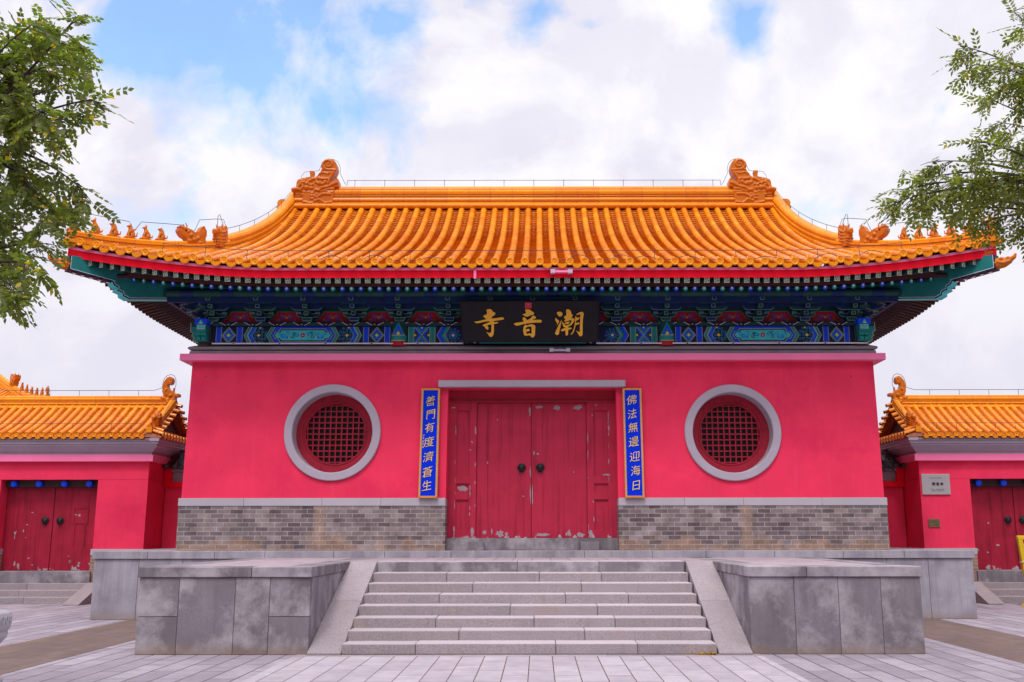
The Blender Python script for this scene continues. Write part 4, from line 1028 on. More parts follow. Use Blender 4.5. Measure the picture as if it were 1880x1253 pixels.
# ------------------------------------------------------------------ couplet boards beside the door
def glyph(ch, bold=-.006):
    cu = bpy.data.curves.new('glyph', 'FONT'); cu.body = ch; cu.size = 1; cu.resolution_u = 3; cu.offset = bold; cu.extrude = .02
    o = bpy.data.objects.new('glyph', cu); COL.objects.link(o); bpy.context.view_layer.update()
    me = bpy.data.meshes.new_from_object(o.evaluated_get(bpy.context.evaluated_depsgraph_get()))
    vs = [v.co.copy() for v in me.vertices]; fs = [list(p.vertices) for p in me.polygons]
    bpy.data.objects.remove(o); bpy.data.curves.remove(cu); bpy.data.meshes.remove(me)
    return vs, fs
def couplet(x0, x1, text, ys, cxs, label, note):
    t = thing('couplet_board', label, 'couplet board', ((x0 + x1) / 2, YW, 2.34), 'couplet boards beside the door')
    # hung from the top, foot standing a little off the wall
    def Q(x, z, off): return (x + (x - 0) * .004 * (4.6 - z), YW - .045 - .012 * (4.6 - z) - off, z)
    z0, z1 = 2.345, 4.60; fr = .042
    b = MB()
    b.hexa([Q(x0, z0, .035), Q(x1, z0, .035), Q(x1, z0, -.02), Q(x0, z0, -.02), Q(x0, z1, .035), Q(x1, z1, .035), Q(x1, z1, -.02), Q(x0, z1, -.02)])
    for xa, xb, za, zb in ((x0, x0 + fr, z0, z1), (x1 - fr, x1, z0, z1), (x0 + fr, x1 - fr, z0, z0 + fr), (x0 + fr, x1 - fr, z1 - fr, z1)):
        b.hexa([Q(xa, za, .055), Q(xb, za, .055), Q(xb, za, .035), Q(xa, za, .035), Q(xa, zb, .055), Q(xb, zb, .055), Q(xb, zb, .035), Q(xa, zb, .035)])
    n = 64
    for k in range(n):      # fretted inner edge of the frame
        z = lerp(z0 + .03, z1 - .03, (k + .3) / n)
        for xx in (x0 + .012, x1 - .034): b.add([Q(xx, z, .0575), Q(xx + .022, z, .0575), Q(xx + .022, z + .018, .0575), Q(xx, z + .018, .0575)], [(0, 1, 2, 3)], 1)
    b.build('frame', ['board_frame', 'gold_line'], t, .003)
    b = MB(); b.add([Q(x0 + fr, z0 + fr, .038), Q(x1 - fr, z0 + fr, .038), Q(x1 - fr, z1 - fr, .038), Q(x0 + fr, z1 - fr, .038)], [(0, 1, 2, 3)])
    b.build('panel', 'board_blue', t)
    b = MB(); r = random.Random(len(text) + int(x0 * 10))
    for ch, py, pxc in zip(text, ys, cxs):
        vs, fs = glyph(ch); sc = .222; cx = .125 + (pxc - 989) * .01128; cz = 1.6 + (4.592 - 1.6) - (py - 715) * .01125
        k1, k2, k3, k4 = r.uniform(0, 6), r.uniform(0, 6), r.uniform(.9, 1.02), r.uniform(-.04, .04)
        P_ = []
        for v in vs:
            x, y = v.x - .5, v.y - .38
            y += .20 * x + .012 * sin(4 * x + k1); x += .06 * y + .012 * sin(4 * y + k2) ; y *= 1.0 + .10 * x
            P_.append(Q(cx + x * sc * k3, cz + y * sc, .040 + .01 * (v.z > 0)))
        b.add(P_, fs)
    if note:
        for k in range(5):
            z = 3.62 - k * .058; x = x0 + .064
            for q in range(5): 
                dx, dz = r.uniform(-.016, .016), r.uniform(-.02, .02); w = r.uniform(.010, .02)
                vert = q % 2; b.add([Q(x + dx - (w if not vert else .0025), z + dz - (.0025 if not vert else w), .041), Q(x + dx + (w if not vert else .0025), z + dz - (.0025 if not vert else w), .041), Q(x + dx + (w if not vert else .0025), z + dz + (.0025 if not vert else w), .041), Q(x + dx - (w if not vert else .0025), z + dz + (.0025 if not vert else w), .041)], [(0, 1, 2, 3)])
    b.build('lettering', 'couplet_gold', t, recalc=False)
couplet(-2.309, -1.925, '善門有度濟蒼生', (738, 762.5, 787, 813, 840.5, 868, 892.5), (790.5, 791.5, 790, 789.5, 789.5, 788.5, 788), 'blue couplet board with gold characters hanging left of the red door', True)
couplet(1.866, 2.258, '佛法無邊迎海日', (736, 762, 787, 813, 840, 866, 892), (1160, 1160, 1161, 1161.5, 1162.5, 1163, 1163.5), 'blue couplet board with gold characters hanging right of the red door', False)

# ------------------------------------------------------------------ lamps on the hall
def bar_lamp(x, y, z, label, mk):
    t = thing('bar_lamp', label, 'lamp', (x, y, z), 'small bar lamps on the gate hall')
    for s in (-1, 1):
        b = MB(); b.box(x + s * .17 - .045, x + s * .17 + .045, y - .07, y + .03, z - .035, z + .04); b.build('bracket', 'lamp_metal', t, .006)
    b = MB(); b.tube([(x - .14, y - .02, z), (x + .14, y - .02, z)], .028, 10); b.build('housing', mk, t)
bar_lamp(.575, 18.91, 6.665, 'small bar lamp with pale ends on the red fascia above the name board', 'pink_metal')
bar_lamp(.565, 20.40, 5.385, 'small grey bar lamp lying on the grey coping below the name board', 'lamp_metal')
xs = [fX(p) for p in (391, 432, 516, 600, 684, 768, 852)]
xr = [fX(p) for p in (1093, 1176, 1260, 1344, 1428, 1512, 1592)]
for seq, side in ((xs, 'left'), (xr, 'right')):
    for k, (a, c) in enumerate(zip(seq, seq[1:])):
        order = k if side == 'right' else 5 - k
        w = ('first', 'second', 'third', 'fourth', 'fifth', 'sixth')[order]
        t = thing('tube_lamp', 'white tube lamp under the painted beam, %s outward from the name board on its %s' % (w, side), 'tube lamp', ((a + c) / 2, YW - .08, 5.56), 'white tube lamps along the foot of the painted beam')
        b = MB(); b.tube([(a + .03, YW - .075, 5.556), (c - .03, YW - .075, 5.556)], .017, 10); b.build('tube', 'tube_white', t)
        for e in (a + .015, c - .025):
            b = MB(); b.box(e, e + .014, YW - .095, YW - .05, 5.535, 5.58); b.build('end_cap', 'lamp_metal', t)
# ------------------------------------------------------------------ terrace, blocks and steps
def slabs(mb, axis, a0, a1, cuts, c0, c1, z0, z1, gap=.004, m=0, jit=.004, rnd=random.Random(11)):
    # a run of facing slabs along x (axis 'x': depth c0..c1 in y) or along y
    es = [a0] + list(cuts) + [a1]
    for p, q in zip(es, es[1:]):
        j = rnd.uniform(0, jit)
        if axis == 'x': mb.box(p + gap, q - gap, c0 - j, c1, z0, z1, m)
        else: mb.box(c0 - j, c1 + j, p + gap, q - gap, z0, z1, m)
tp = thing('stone_platform', 'wide grey stone platform under the gate hall, behind the stair blocks', 'platform', (0, 20.0, 0))
PX0, PX1, PY0, PY1 = -8.60, 8.64, 20.0, 31.2
b = MB(); b.box(PX0 + .05, PX1 - .05, PY0 + .05, PY1 - .05, 0, 1.13); b.build('core', 'joint', tp)
b = MB()
slabs(b, 'x', PX0, PX1, [-7.72, -6.86, -5.9, -4.9, -3.6, -2.4, -1.2, 0, 1.2, 2.4, 3.6, 4.9, 6.0, 6.95, 7.76], PY0, PY0 + .1, 0, 1.145)
for x0 in (PX0, PX1 - .1):
    slabs(b, 'y', PY0 + .1, PY1, [21.3, 22.5, 23.7, 25.0, 26.3, 27.6, 29, 30], x0, x0 + .1, 0, 1.145)
b.build('facing', 'stone_pale', tp, .004)
b = MB()
slabs(b, 'x', PX0 - .035, PX1 + .035, [-7.55, -6.24, -5.25, -3.9, -2.9, -1.6, -.33, 1.02, 2.35, 3.4, 4.75, 6.1, 7.3], PY0 - .035, PY0 + .5, 1.15, 1.30, .003)
for x0, x1 in ((PX0 - .035, PX0 + .45), (PX1 - .45, PX1 + .035)):
    slabs(b, 'y', PY0 + .5, PY1, [21.7, 23, 24.4, 25.8, 27.2, 28.7, 30], x0, x1, 1.15, 1.30, .003)
b.build('cap', 'stone_pale', tp, .008)
b = MB(); b.box(PX0 + .44, PX1 - .44, PY0 + .49, PY1, 1.13, 1.297); b.build('paving', 'terrace_paver', tp)
BY = 14.2; BZ = 1.172
for sg, word in ((-1, 'left'), (1, 'right')):
    t = thing('stair_block', 'low stained grey stone block flanking the broad steps on their %s side' % word, 'stair block', (sg * 4.2, BY, 0), 'stone blocks flanking the broad steps')
    x0, x1 = sorted((sg * 3.04, sg * 5.42)); rnd = random.Random(20 + sg)
    b = MB(); b.box(x0 + .05, x1 - .05, BY + .06, 19.99, 0, 1.02); b.build('core', 'joint', t)
    b = MB(); cuts = [-4.86, -4.08, -3.60] if sg < 0 else [3.55, 4.05 + .04, 4.80]
    if sg > 0: cuts = [3.66, 4.27, 4.86]
    es = [x0] + cuts + [x1]
    for k, (p, q) in enumerate(zip(es, es[1:])):
        split = .50 if (k == 0 and sg < 0) or (k == 3 and sg < 0) else None
        if split:
            b.box(p + .003, q - .003, BY, BY + .1, 0, split); b.box(p + .003, q - .003, BY - .004, BY + .1, split + .006, 1.026)
        else: b.box(p + .003, q - .003, BY - rnd.uniform(0, .006), BY + .1, 0, 1.026)
    for xx in (x0, x1 - .1):
        slabs(b, 'y', BY + .1, 19.95, [15.2, 16.3, 17.4, 18.6], xx, xx + .1, 0, 1.026)
    b.build('facing', 'stone_dark', t, .004)
    b = MB()
    cuts = [-3.86] if sg < 0 else [3.84]
    slabs(b, 'x', x0 - .02, x1 + .02, cuts, BY - .03, BY + .42, 1.030, BZ, .003)
    for xa, xb in ((x0 - .02, x0 + .42), (x1 - .42, x1 + .02)):
        if (sg < 0) == (xb > -3.1 and xa > -4) or (sg > 0 and xa > 5): pass
        slabs(b, 'y', BY + .42, 19.96, [15.9, 17.3, 18.6], xa, xb, 1.030, BZ, .003)
    b.build('cap', 'stone_dark', t, .010)
    b = MB(); b.box(x0 + .41, x1 - .41, BY + .41, 19.96, 1.0, BZ - .003); b.build('paving', 'terrace_paver', t)
st = thing('stone_steps', 'broad flight of grey granite steps leading up to the red doors', 'steps', (0, 14.14, 0))
ZS = [.147, .285, .424, .568, .712, .857, 1.002, 1.172]
rnd = random.Random(4)
for k, z in enumerate(ZS):
    y = 14.14 + .41 * k; b = MB(); zb = ZS[k - 1] - .03 if k else 0
    cuts = [(-1.5, .45, 1.5), (-.95, .85), (-1.3, .1, 1.2), (-.3, 1.1)][k % 4]
    cuts = [c + rnd.uniform(-.12, .12) for c in cuts]
    es = [-2.575] + list(cuts) + [2.555]
    for p, q in zip(es, es[1:]):
        j = rnd.uniform(-.006, .006); b.box(p + .002, q - .002, y + j, y + .55, zb, z + rnd.uniform(-.003, .003))
    b.m = [1 if i % 6 == 1 else 0 for i in range(len(b.m))]      # smoother tops, coloured paler than the risers to paint in light from above
    b.build('step', ['stone_step' if k < 7 else 'stone_dark', 'stone_tread_lit'], st, .016)
b = MB(); b.box(-3.03, 3.03, 17.5, 19.96, .9, 1.168); b.build('landing', 'terrace_paver', st)
for sg in (-1, 1):
    b = MB(); x0, x1 = sorted((sg * 2.575, sg * 3.035))
    ya, yb, zb = 14.10, 17.02, 1.175
    def L(y): return (y - ya) / (yb - ya) * (zb - .03) + .03
    for p, q in ((ya, 15.62), (15.625, yb)):
        b.add([(x0, p, 0), (x1, p, 0), (x1, q, 0), (x0, q, 0), (x0, p, L(p)), (x1, p, L(p)), (x1, q, L(q)), (x0, q, L(q))], [(0, 3, 2, 1), (4, 5, 6, 7), (0, 1, 5, 4), (1, 2, 6, 5), (2, 3, 7, 6), (3, 0, 4, 7)])
    b.box(x0, x1, yb + .003, 17.5, 0, 1.172)
    b.build('side_slab', 'stone_step', st, .008)

# ------------------------------------------------------------------ ground
def sheet4(name, x0, x1, y0, y1, z, m):
    b = MB(); b.box(x0, x1, y0, y1, z - .3, z); o = b.build(name, m); o['kind'] = 'structure'; return o
sheet4('ground', -400, 400, -30, 600, -.004, 'gray_paver')
sheet4('paved_path', -3.19, 3.14, -12, 13.98, 0, 'pale_paver')
b = MB(); slabs(b, 'x', -3.19, 3.14, [-2.1, -1.05, 0, 1.05, 2.1], 13.985, 14.2, -.2, .001, .002); o = b.build('path_border', 'stone_step'); o['kind'] = 'structure'
sheet4('brown_paving_strip', -7.80, -6.20, -12, 48, 0, 'brown_paver')
sheet4('brown_paving_strip', 6.27, 7.86, -12, 48, 0, 'brown_paver')
b = MB(); r = random.Random(9)
for k in range(230):
    if k < 190: x, y = 2.53 - abs(r.gauss(0, .14)), 14.125 - abs(r.gauss(0, .035)); z = r.uniform(.004, .035)
    else:
        x, y = r.uniform(-7, 7), r.uniform(9.5, 14.0); z = .006
        if abs(x) < 3 and k % 3: x *= 2.2
    a = r.uniform(0, 2 * PI); s = r.uniform(.012, .022); d = Vector((cos(a), sin(a), r.uniform(-.3, .3))) * s; n = Vector((-sin(a), cos(a), r.uniform(-.3, .5))) * s * .45
    P_ = Vector((x, y, z)); b.add([P_ - d, P_ - n, P_ + d, P_ + n], [(0, 1, 2, 3)])
o = b.build('fallen_leaves', 'leaf_litter', recalc=False); o['kind'] = 'stuff'

# ------------------------------------------------------------------ side gates
def side_gate(sg, label):
    xc, yf, dp, hw = sg * 12.30, 25.5, 2.4, 2.50
    g = thing('side_gate', label, 'side gate', (xc, yf, 0), 'small red gates beside the hall')
    yb = yf + dp; ow = 1.23
    b = MB()
    for s in (-1, 1):
        xa, xb = sorted((xc + s * ow, xc + s * hw)); b.box(xa, xb, yf, yb, 1.27, 2.995)
        b.box(min(xc + s * ow, xc + s * hw), max(xc + s * ow, xc + s * hw), yf + .03, yb, 0, 1.0)
    b.box(xc - hw, xc + hw, yf, yb, 3.0, 3.45)
    b.build('wall', 'red_plaster', g)
    for s in (-1, 1):
        xa, xb = sorted((xc + s * (ow - .02), xc + s * (hw + .03))); b = MB(); b.box(xa, xb, yf - .03, yb + .02, 0, 1.12); pl = b.build('brick_plinth', 'gray_brick', g)
        b = MB(); b.box(xa - .008, xb + .008, yf - .04, yb + .02, 1.12, 1.27); b.build('stone_band', 'stone_band', pl, .005)
    def rs(mb, prof):
        mb.grid([[(xc - hw - o, yf - o, z), (xc + hw + o, yf - o, z), (xc + hw + o, yb + o, z), (xc - hw - o, yb + o, z)] for o, z in prof], 0, False, True)
    b = MB(); rs(b, [(-.1, 3.45), (.13, 3.45), (.13, 3.62), (0, 3.625)]); b.build('drip_course', 'pink_metal', g, .005)
    b = MB(); rs(b, [(0, 3.625), (.06, 3.625), (.06, 3.67), (.08, 3.68), (.12, 3.72), (.21, 3.80), (.25, 3.83), (.25, 3.87), (.29, 3.88), (.29, 3.94), (.33, 3.95), (.33, 4.02), (-.1, 4.03)]); b.build('cornice', 'gray_paint', g)
    # doors deep in the opening
    yd = yf + .36
    b = MB(); b.box(xc - ow, xc + ow, yd - .12, yd + .1, 2.815, 2.99); tb = b.build('transom', 'wood_brown', g)
    for px in (-1.0, -.335, .335, 1.0):
        px *= 1.12
        b = MB(); b.tube([(xc + px * .86, yd - .26, 2.90), (xc + px * .86, yd - .12, 2.90)], .085, 6, 0, True, False); b.tube([(xc + px * .86, yd - .275, 2.90), (xc + px * .86, yd - .26, 2.90)], .055, 12); b.build('boss', 'blue', tb, .008)
    b = MB(); b.box(xc - ow, xc + ow, yd + .12, yd + .2, .4, 3.0); b.build('door_backing', 'void', g)
    for s in (-1, 1):
        b = MB(); xa, xb = sorted((xc + s * .008, xc + s * 1.215)); n = 4; w = (xb - xa) / n
        for k in range(n): b.box(xa + k * w + .001, xa + (k + 1) * w - .001, yd, yd + .05, .735, 2.81)
        if sg < 0 and s > 0:
            for q in ((.50, 1.9, .54, 2.32), (.86, 1.9, .90, 2.32), (.54, 2.28, .86, 2.32), (.54, 1.9, .86, 1.94), (.54, 1.35, .58, 1.9), (.82, 1.35, .86, 1.9)): b.box(xc + q[0], xc + q[2], yd - .014, yd, q[1], q[3])
        r = random.Random(int(10 * xa)); 
        for k in range(11):
            cx, cz = r.choice(((r.uniform(xa + .05, xb - .05), r.uniform(.75, .95)), (xc + s * r.uniform(.45, 1.15), r.uniform(.9, 2.2)))); hx_, hz_ = r.uniform(.01, .05), r.uniform(.015, .07)
            if sg > 0 and k % 3: continue
            b.flat([(max(xa, min(xb, cx + hx_ * r.uniform(.4, 1.2) * cos(2 * PI * q / 11))), max(.74, cz + hz_ * r.uniform(.4, 1.2) * sin(2 * PI * q / 11))) for q in range(11)], yd - .003, 1)
        d = b.build('door', ['side_door_red', 'peeled'], g, .003); place_knocker(xc + s * .19, yd, 1.97, d, .95)
    b = MB(); b.box(xc - ow - .03, xc + ow + .03, yf - .1, yd + .1, .43, .73); b.build('threshold', 'stone_dark', g, .01)
    for k in range(3):
        b = MB(); y = 24.55 + .36 * k; z = .148 * (k + 1); r = random.Random(k + 5 * sg)
        c = xc + r.uniform(-.4, .4)
        for p, q in ((xc - 1.26, c), (c + .003, xc + 1.26)): b.box(p, q, y, y + .5 if k < 2 else yf + .2, z - .16, z)
        b.build('step', 'stone_step', g, .012)
    for s in (-1, 1):
        xa, xb = sorted((xc + s * 1.265, xc + s * 1.65)); b = MB()
        b.prism([(24.05, 0), (25.40, 0), (25.40, .46), (25.28, .46), (24.05, .02)], 'x', xa, xb); b.build('side_slab', 'stone_step', g, .006)
    # roof
    ym = yf + dp / 2; ye = yf - .36; run = ym - ye
    def H(s): return 4.10 + .42 * s + .115 * s * s
    def G(t, s, side=1, h=0): return Vector((t, ye + s if side > 0 else 2 * ym - ye - s, H(s) + h))
    xg = hw + .06       # gable line
    b = MB()
    for sd in (1, -1):
        b.grid([[G(xc + q * (xg + .02), s, sd, -.05) for s in frange(0, run, .25)] for q in (-1, 1)], 1, False)
        b.grid([[G(xc + q * (xg + .02), s, sd, -.12) for s in frange(0, run, .25)] for q in (-1, 1)], 1, False)
    for s in (-1, 1):
        poly = [(ye + q, H(q) - .05) for q in frange(0, run, .2)]; poly += [(2 * ym - y, z) for y, z in poly[::-1][1:]]
        b.prism(poly, 'x', xc + s * (xg - .16), xc + s * (xg - .10), 2)
    rf = b.build('roof', ['glaze', 'grout', 'wood_brown'], g)
    b = MB(); pit = .218; n = int(xg / pit)
    for k in range(-n, n):
        t = xc + (k + .5) * pit
        half_tube(b, [G(t, s, 1, .012) for s in frange(0, run - .05, .26)], Vector((1, 0, 0)), .068, .066); b.ball(tuple(G(t, .13, 1, .065)), (.022, .022, .03), 0, 6)
        half_tube(b, [G(t, s, -1) for s in frange(0, run - .05, .5)], Vector((1, 0, 0)), .058, .052)
    for k in range(-n, n + 1): pan_row(b, [G(xc + k * pit, s, 1, -.03) for s in frange(-.01, run - .05, .13)], Vector((1, 0, 0)), .060, 1, .25)
    # little eave of tiles along each gable end, and the verge tiles above it
    for s in (-1, 1):
        for k in range(int((dp + .6) / pit)):
            y = ye + .12 + k * pit; half_tube(b, [Vector((xc + s * (xg + .34), y, 4.12)), Vector((xc + s * (xg - .1), y, 4.26))], Vector((0, 1, 0)), .058, .052)
        for sd in (1, -1):
            for k in range(8):
                q = .18 + .20 * k; a = G(xc + s * (xg + .24), q, sd, -.05); half_tube(b, [a, G(xc + s * (xg - .05), q, sd, .03)], Vector((0, .93, .37 * sd)), .058, .055)
    b.build('roof_tile_rows', ['glaze', 'glaze_pan'], rf)
    for s in (-1, 1):
        b = MB(); xa, xb = sorted((xc + s * (xg - .1), xc + s * (xg + .31))); b.hexa([(xa, ye + .05, 4.03), (xb, ye + .05, 4.03), (xb, 2 * ym - ye - .05, 4.03), (xa, 2 * ym - ye - .05, 4.03), (xa, ye + .05, 4.20 if s > 0 else 4.07), (xb, ye + .05, 4.07 if s > 0 else 4.20), (xb, 2 * ym - ye - .05, 4.07 if s > 0 else 4.20), (xa, 2 * ym - ye - .05, 4.20 if s > 0 else 4.07)])
        b.tube([(xc + s * (xg - .10), ye + .3, 4.30), (xc + s * (xg - .10), 2 * ym - ye - .3, 4.30)], .05, 8); b.build('gable_eave', 'grout', rf)
    for k in range(-n, n + 1):
        for kind, t in ((0, xc + (k + .5) * pit), (1, xc + k * pit)):
            if kind == 0 and k == n: continue
            m4 = Matrix.Translation(G(t, -.02, 1, .01 if kind == 0 else -.02)) @ Matrix.Rotation(rng.uniform(-.06, .06), 4, 'Y') @ Matrix.Rotation(-.1 if kind == 0 else .1, 4, 'X') @ Matrix.Scale(.76, 4)
            inst(('round_tile_end', 'drip_tile')[kind], (DISC, DRIP)[kind], m4, rf)
    for s in (-1, 1):      # discs and drips of the gable eave, small and half hidden
        vs = MB()
        for k in range(int((dp + .6) / pit)):
            y = ye + .12 + k * pit
            for me, yy, zz in ((DISC, y, 4.125), (DRIP, y + pit / 2, 4.085)):
                m4 = Matrix.Translation((xc + s * (xg + .345), yy, zz)) @ Matrix.Rotation(s * PI / 2, 4, 'Z') @ Matrix.Scale(.76, 4)
                vs.add([m4 @ v.co for v in me.vertices], [list(p.vertices) for p in me.polygons], 0, False)
        vs.build('verge_tile', 'glaze_ridge', rf)
    sc = .5
    prof = [(a * .62, z * .56) for a, z in RIDGE]
    b = MB(); sweep(b, [(xc - xg + .1, ym, H(run) - .02), (xc + xg - .1, ym, H(run) - .02)], prof, 0, 1, .5); b.tube([(xc - xg + .1, ym - .1, H(run) - .06), (xc + xg - .1, ym - .1, H(run) - .06)], .05, 8)
    b.build('main_ridge', ['glaze_ridge', 'grout'], g)
    prof = [(a * .60, z * .60) for a, z in VR]
    for s in (-1, 1):
        for sd in (1, -1):
            b = MB(); sweep(b, [G(xc + s * xg, q, sd, .02) for q in frange(.42, run - .02, .2)[::-1]], prof, 0, 1, .3)
            if sd > 0:
                b.box(xc + s * xg - .07, xc + s * xg + .07, ye + .02, ye + .42, H(.1) + .02, H(.3) + .07)
            gd = b.build('gable_ridge', ['glaze_ridge', 'grout'], g)
            if sd > 0:
                inst('ridge_beast', FRONT, Matrix.Translation(G(xc + s * xg, .44, 1, .02)) @ Matrix.Rotation(-PI / 2 - s * .3, 4, 'Z') @ Matrix.Scale(.74, 4), gd)
                inst('ridge_beast', BEAST[1], Matrix.Translation(G(xc + s * xg, .15, 1, .09)) @ Matrix.Rotation(-PI / 2, 4, 'Z') @ Matrix.Scale(.62, 4), gd)
    for s in (-1, 1):      # small ridge-end dragons, curled tails turned outward
        def cf(mb, s=s):
            def f(x, y): return (xc + s * (xg - .12 + (x - 345) * -.00078 + .10), H(run) - .06 + (1108 - y) * .00093)
            body = [(300, 1108), (300, 760), (340, 640), (420, 560), (440, 470), (430, 380), (445, 280), (510, 200), (610, 170), (700, 210), (730, 300), (700, 380), (630, 410), (590, 390), (585, 340)]
            # tail curls back over the ridge
            tail = [(560, 1108), (560, 830), (640, 770), (700, 640), (705, 480), (660, 330), (560, 220), (450, 190), (370, 240), (345, 330), (375, 410), (450, 440), (500, 410), (520, 470), (470, 560), (350, 620), (270, 680), (230, 700), (120, 690), (90, 740), (110, 790), (235, 800), (235, 1108)]
            mb.prism([f(x, y) for x, y in tail], 'y', -.085, .085)
            mb.prism([f(x, y) for x, y in [(300, 650), (310, 560), (280, 520), (350, 520), (345, 560), (360, 640)]], 'y', -.04, .04)
            for yy in (-.085, .085):
                mb.tube([(f(430 + (80 - 5 * i) * cos(i * .5), 300 + (85 - 5 * i) * sin(i * .5))[0], yy, f(430, 300 + (85 - 5 * i) * sin(i * .5))[1]) for i in range(13)], .013, 5)
                mb.tube([(f(560, 560)[0], yy, f(560, 560)[1]), (f(600, 650)[0], yy, f(600, 650)[1]), (f(540, 740)[0], yy, f(540, 740)[1])], .03, 6); mb.ball((f(400, 760)[0], yy, f(400, 760)[1]), .05); mb.ball((f(330, 900)[0], yy, f(330, 900)[1]), .06); mb.ball((f(480, 960)[0], yy, f(480, 960)[1]), .055)
                mb.tube([(f(560, 830)[0], yy, f(560, 830)[1]), (f(660, 850)[0], yy, f(660, 850)[1]), (f(720, 800)[0], yy, f(720, 800)[1])], .035, 6)
        me = remeshed('ridge_finial', cf, .011, ['glaze_figure']); inst('ridge_finial', me, Matrix.Translation((0, ym, 0)), g)
    w = MB(); zt = H(run) + .42; x1 = xg - .55
    wire(w, [(xc - x1, ym, zt), (xc + x1, ym, zt)], .007)
    for k in range(5): w.tube([(xc + (k - 2) * .8, ym, zt), (xc + (k - 2) * .8, ym, zt - .16)], .006, 4)
    for s in (-1, 1):
        def f(x, y): return (xc + s * (xg - .12 + (x - 345) * -.00078 + .10), ym, H(run) - .06 + (1108 - y) * .00093)
        wire(w, [(xc + s * x1, ym, zt)] + [f(x, y) for x, y in ((750, 520), (730, 380), (690, 240), (590, 150), (460, 120), (350, 160), (290, 260), (270, 420), (300, 520))], .007)
        wire(w, [f(230, 720), (xc + s * (xg + .22), ye + .5, H(.5) + .45), (xc + s * (xg + .3), ye + .1, H(.1) + .2)], .006)
    wire(w, [G(xc + q, .25, 1, .20) for q in (-xg + .3, 0, xg - .3)], .006)
    for k in range(-4, 5): w.tube([G(xc + k * .5, .25, 1, .20), G(xc + k * .5, .25, 1, .05)], .005, 4)
    w.build('lightning_wire', 'wire', g)
    return g
side_gate(-1, 'small red side gate with orange tiled roof, left of the gate hall')
side_gate(1, 'small red side gate right of the gate hall, with a steel sign on its wall')
# walls that link the hall with the side gates
for sg, word in ((-1, 'left'), (1, 'right')):
    t = thing('link_wall', 'recessed dark red wall between the gate hall and the %s side gate' % word, 'wall', (sg * 8.5, 26.65, 0), 'link walls beside the gate hall')
    x0, x1 = sorted((sg * 7.2, sg * 9.78))
    b = MB(); b.box(x0, x1, 26.65, 27.0, 0, 2.84); b.build('wall', 'red_plaster', t)
    b = MB(); b.box(x0, x1, 26.50, 27.0, 2.845, 2.99); b.box(min(sg * 9.58, sg * 9.78), max(sg * 9.58, sg * 9.78), 26.50, 26.64, 2.99, 3.44); b.build('drip_course', 'red_fascia', t, .004)
    b = MB(); b.box(x0, x1, 26.60, 27.1, 2.995, 3.25); b.box(x0, x1, 26.52, 27.1, 3.255, 3.33); b.build('cornice', 'gray_coping', t, .004)
    b = MB()
    b.hexa([(x0, 26.35, 3.34), (x1, 26.35, 3.34), (x1, 27.6, 3.34), (x0, 27.6, 3.34), (x0, 26.95, 3.74), (x1, 26.95, 3.74), (x1, 27.05, 3.74), (x0, 27.05, 3.74)])
    for k in range(12): x = x0 + .12 + k * .22; b.tube([(x, 26.33, 3.38), (x, 26.98, 3.76)], .06, 8)
    b.tube([(x0, 27, 3.78), (x1, 27, 3.78)], .09, 8); b.build('roof', 'glaze_shaded', t)
    b = MB(); r = random.Random(sg)
    for k in range(9):
        xa = sg * r.uniform(8.7, 9.4)
        wire(b, [(xa, 26.4, 3.75), (xa + r.uniform(-.3, .3), 26.3, 3.5), (xa + r.uniform(-.4, .4), 26.32, 3.3 + r.uniform(-.1, .2)), (xa + r.uniform(-.2, .2), 26.42, 3.55)], .012)
    b.build('cable', 'wire', t)
# ------------------------------------------------------------------ signs on the right gate
t = thing('steel_sign', 'brushed steel sign with dark engraved characters high on the right gate wall', 'sign', (10.19, 25.5, 2.60))
b = MB(); b.box(9.835, 10.55, 25.465, 25.50, 2.60, 3.115); b.build('plate', 'steel', t, .004)
b = MB(); zc = 2.86; yy = 25.46
for k, ch in enumerate('潮音寺'):
    vs, fs = glyph(ch, .02); b.add([(10.085 + k * .105 + (v.x - .0) * .088, yy - (.002 if v.z > 0 else 0), zc - .03 + v.y * .088) for v in vs], fs)
r = random.Random(8)
for z, x0, x1, n in ((3.01, 10.03, 10.36, 12), (2.725, 10.05, 10.15, 5), (2.725, 10.18, 10.39, 9), (2.685, 10.07, 10.19, 5), (2.685, 10.21, 10.37, 8)):
    for k in range(n):       # small lines of engraving, too fine to read in the photograph
        x = lerp(x0, x1, (k + .15) / n); w = (x1 - x0) / n * .7; h = r.uniform(.011, .016)
        b.box(x, x + w, yy - .001, yy, z, z + .004); b.box(x + w * r.uniform(.2, .5), x + w * .62, yy - .0015, yy, z - .004, z + h); b.box(x, x + w * r.uniform(.6, 1), yy - .001, yy, z + h - .004, z + h)
b.build('lettering', 'black_lacquer', t, recalc=False)
t = thing('brass_plate', 'small brown brass plate low on the right gate wall below the steel sign', 'plate', (10.07, 25.5, 1.80))
b = MB(); b.box(9.935, 10.225, 25.475, 25.50, 1.79, 1.995); b.build('plate', 'brass', t, .003)
b = MB()
for k in range(5):
    z = 1.955 - .032 * k
    for q in range(6): x = 9.965 + q * .04; b.box(x, x + .028, 25.472, 25.475, z, z + r.uniform(.006, .014))
b.build('lettering', 'iron', t)

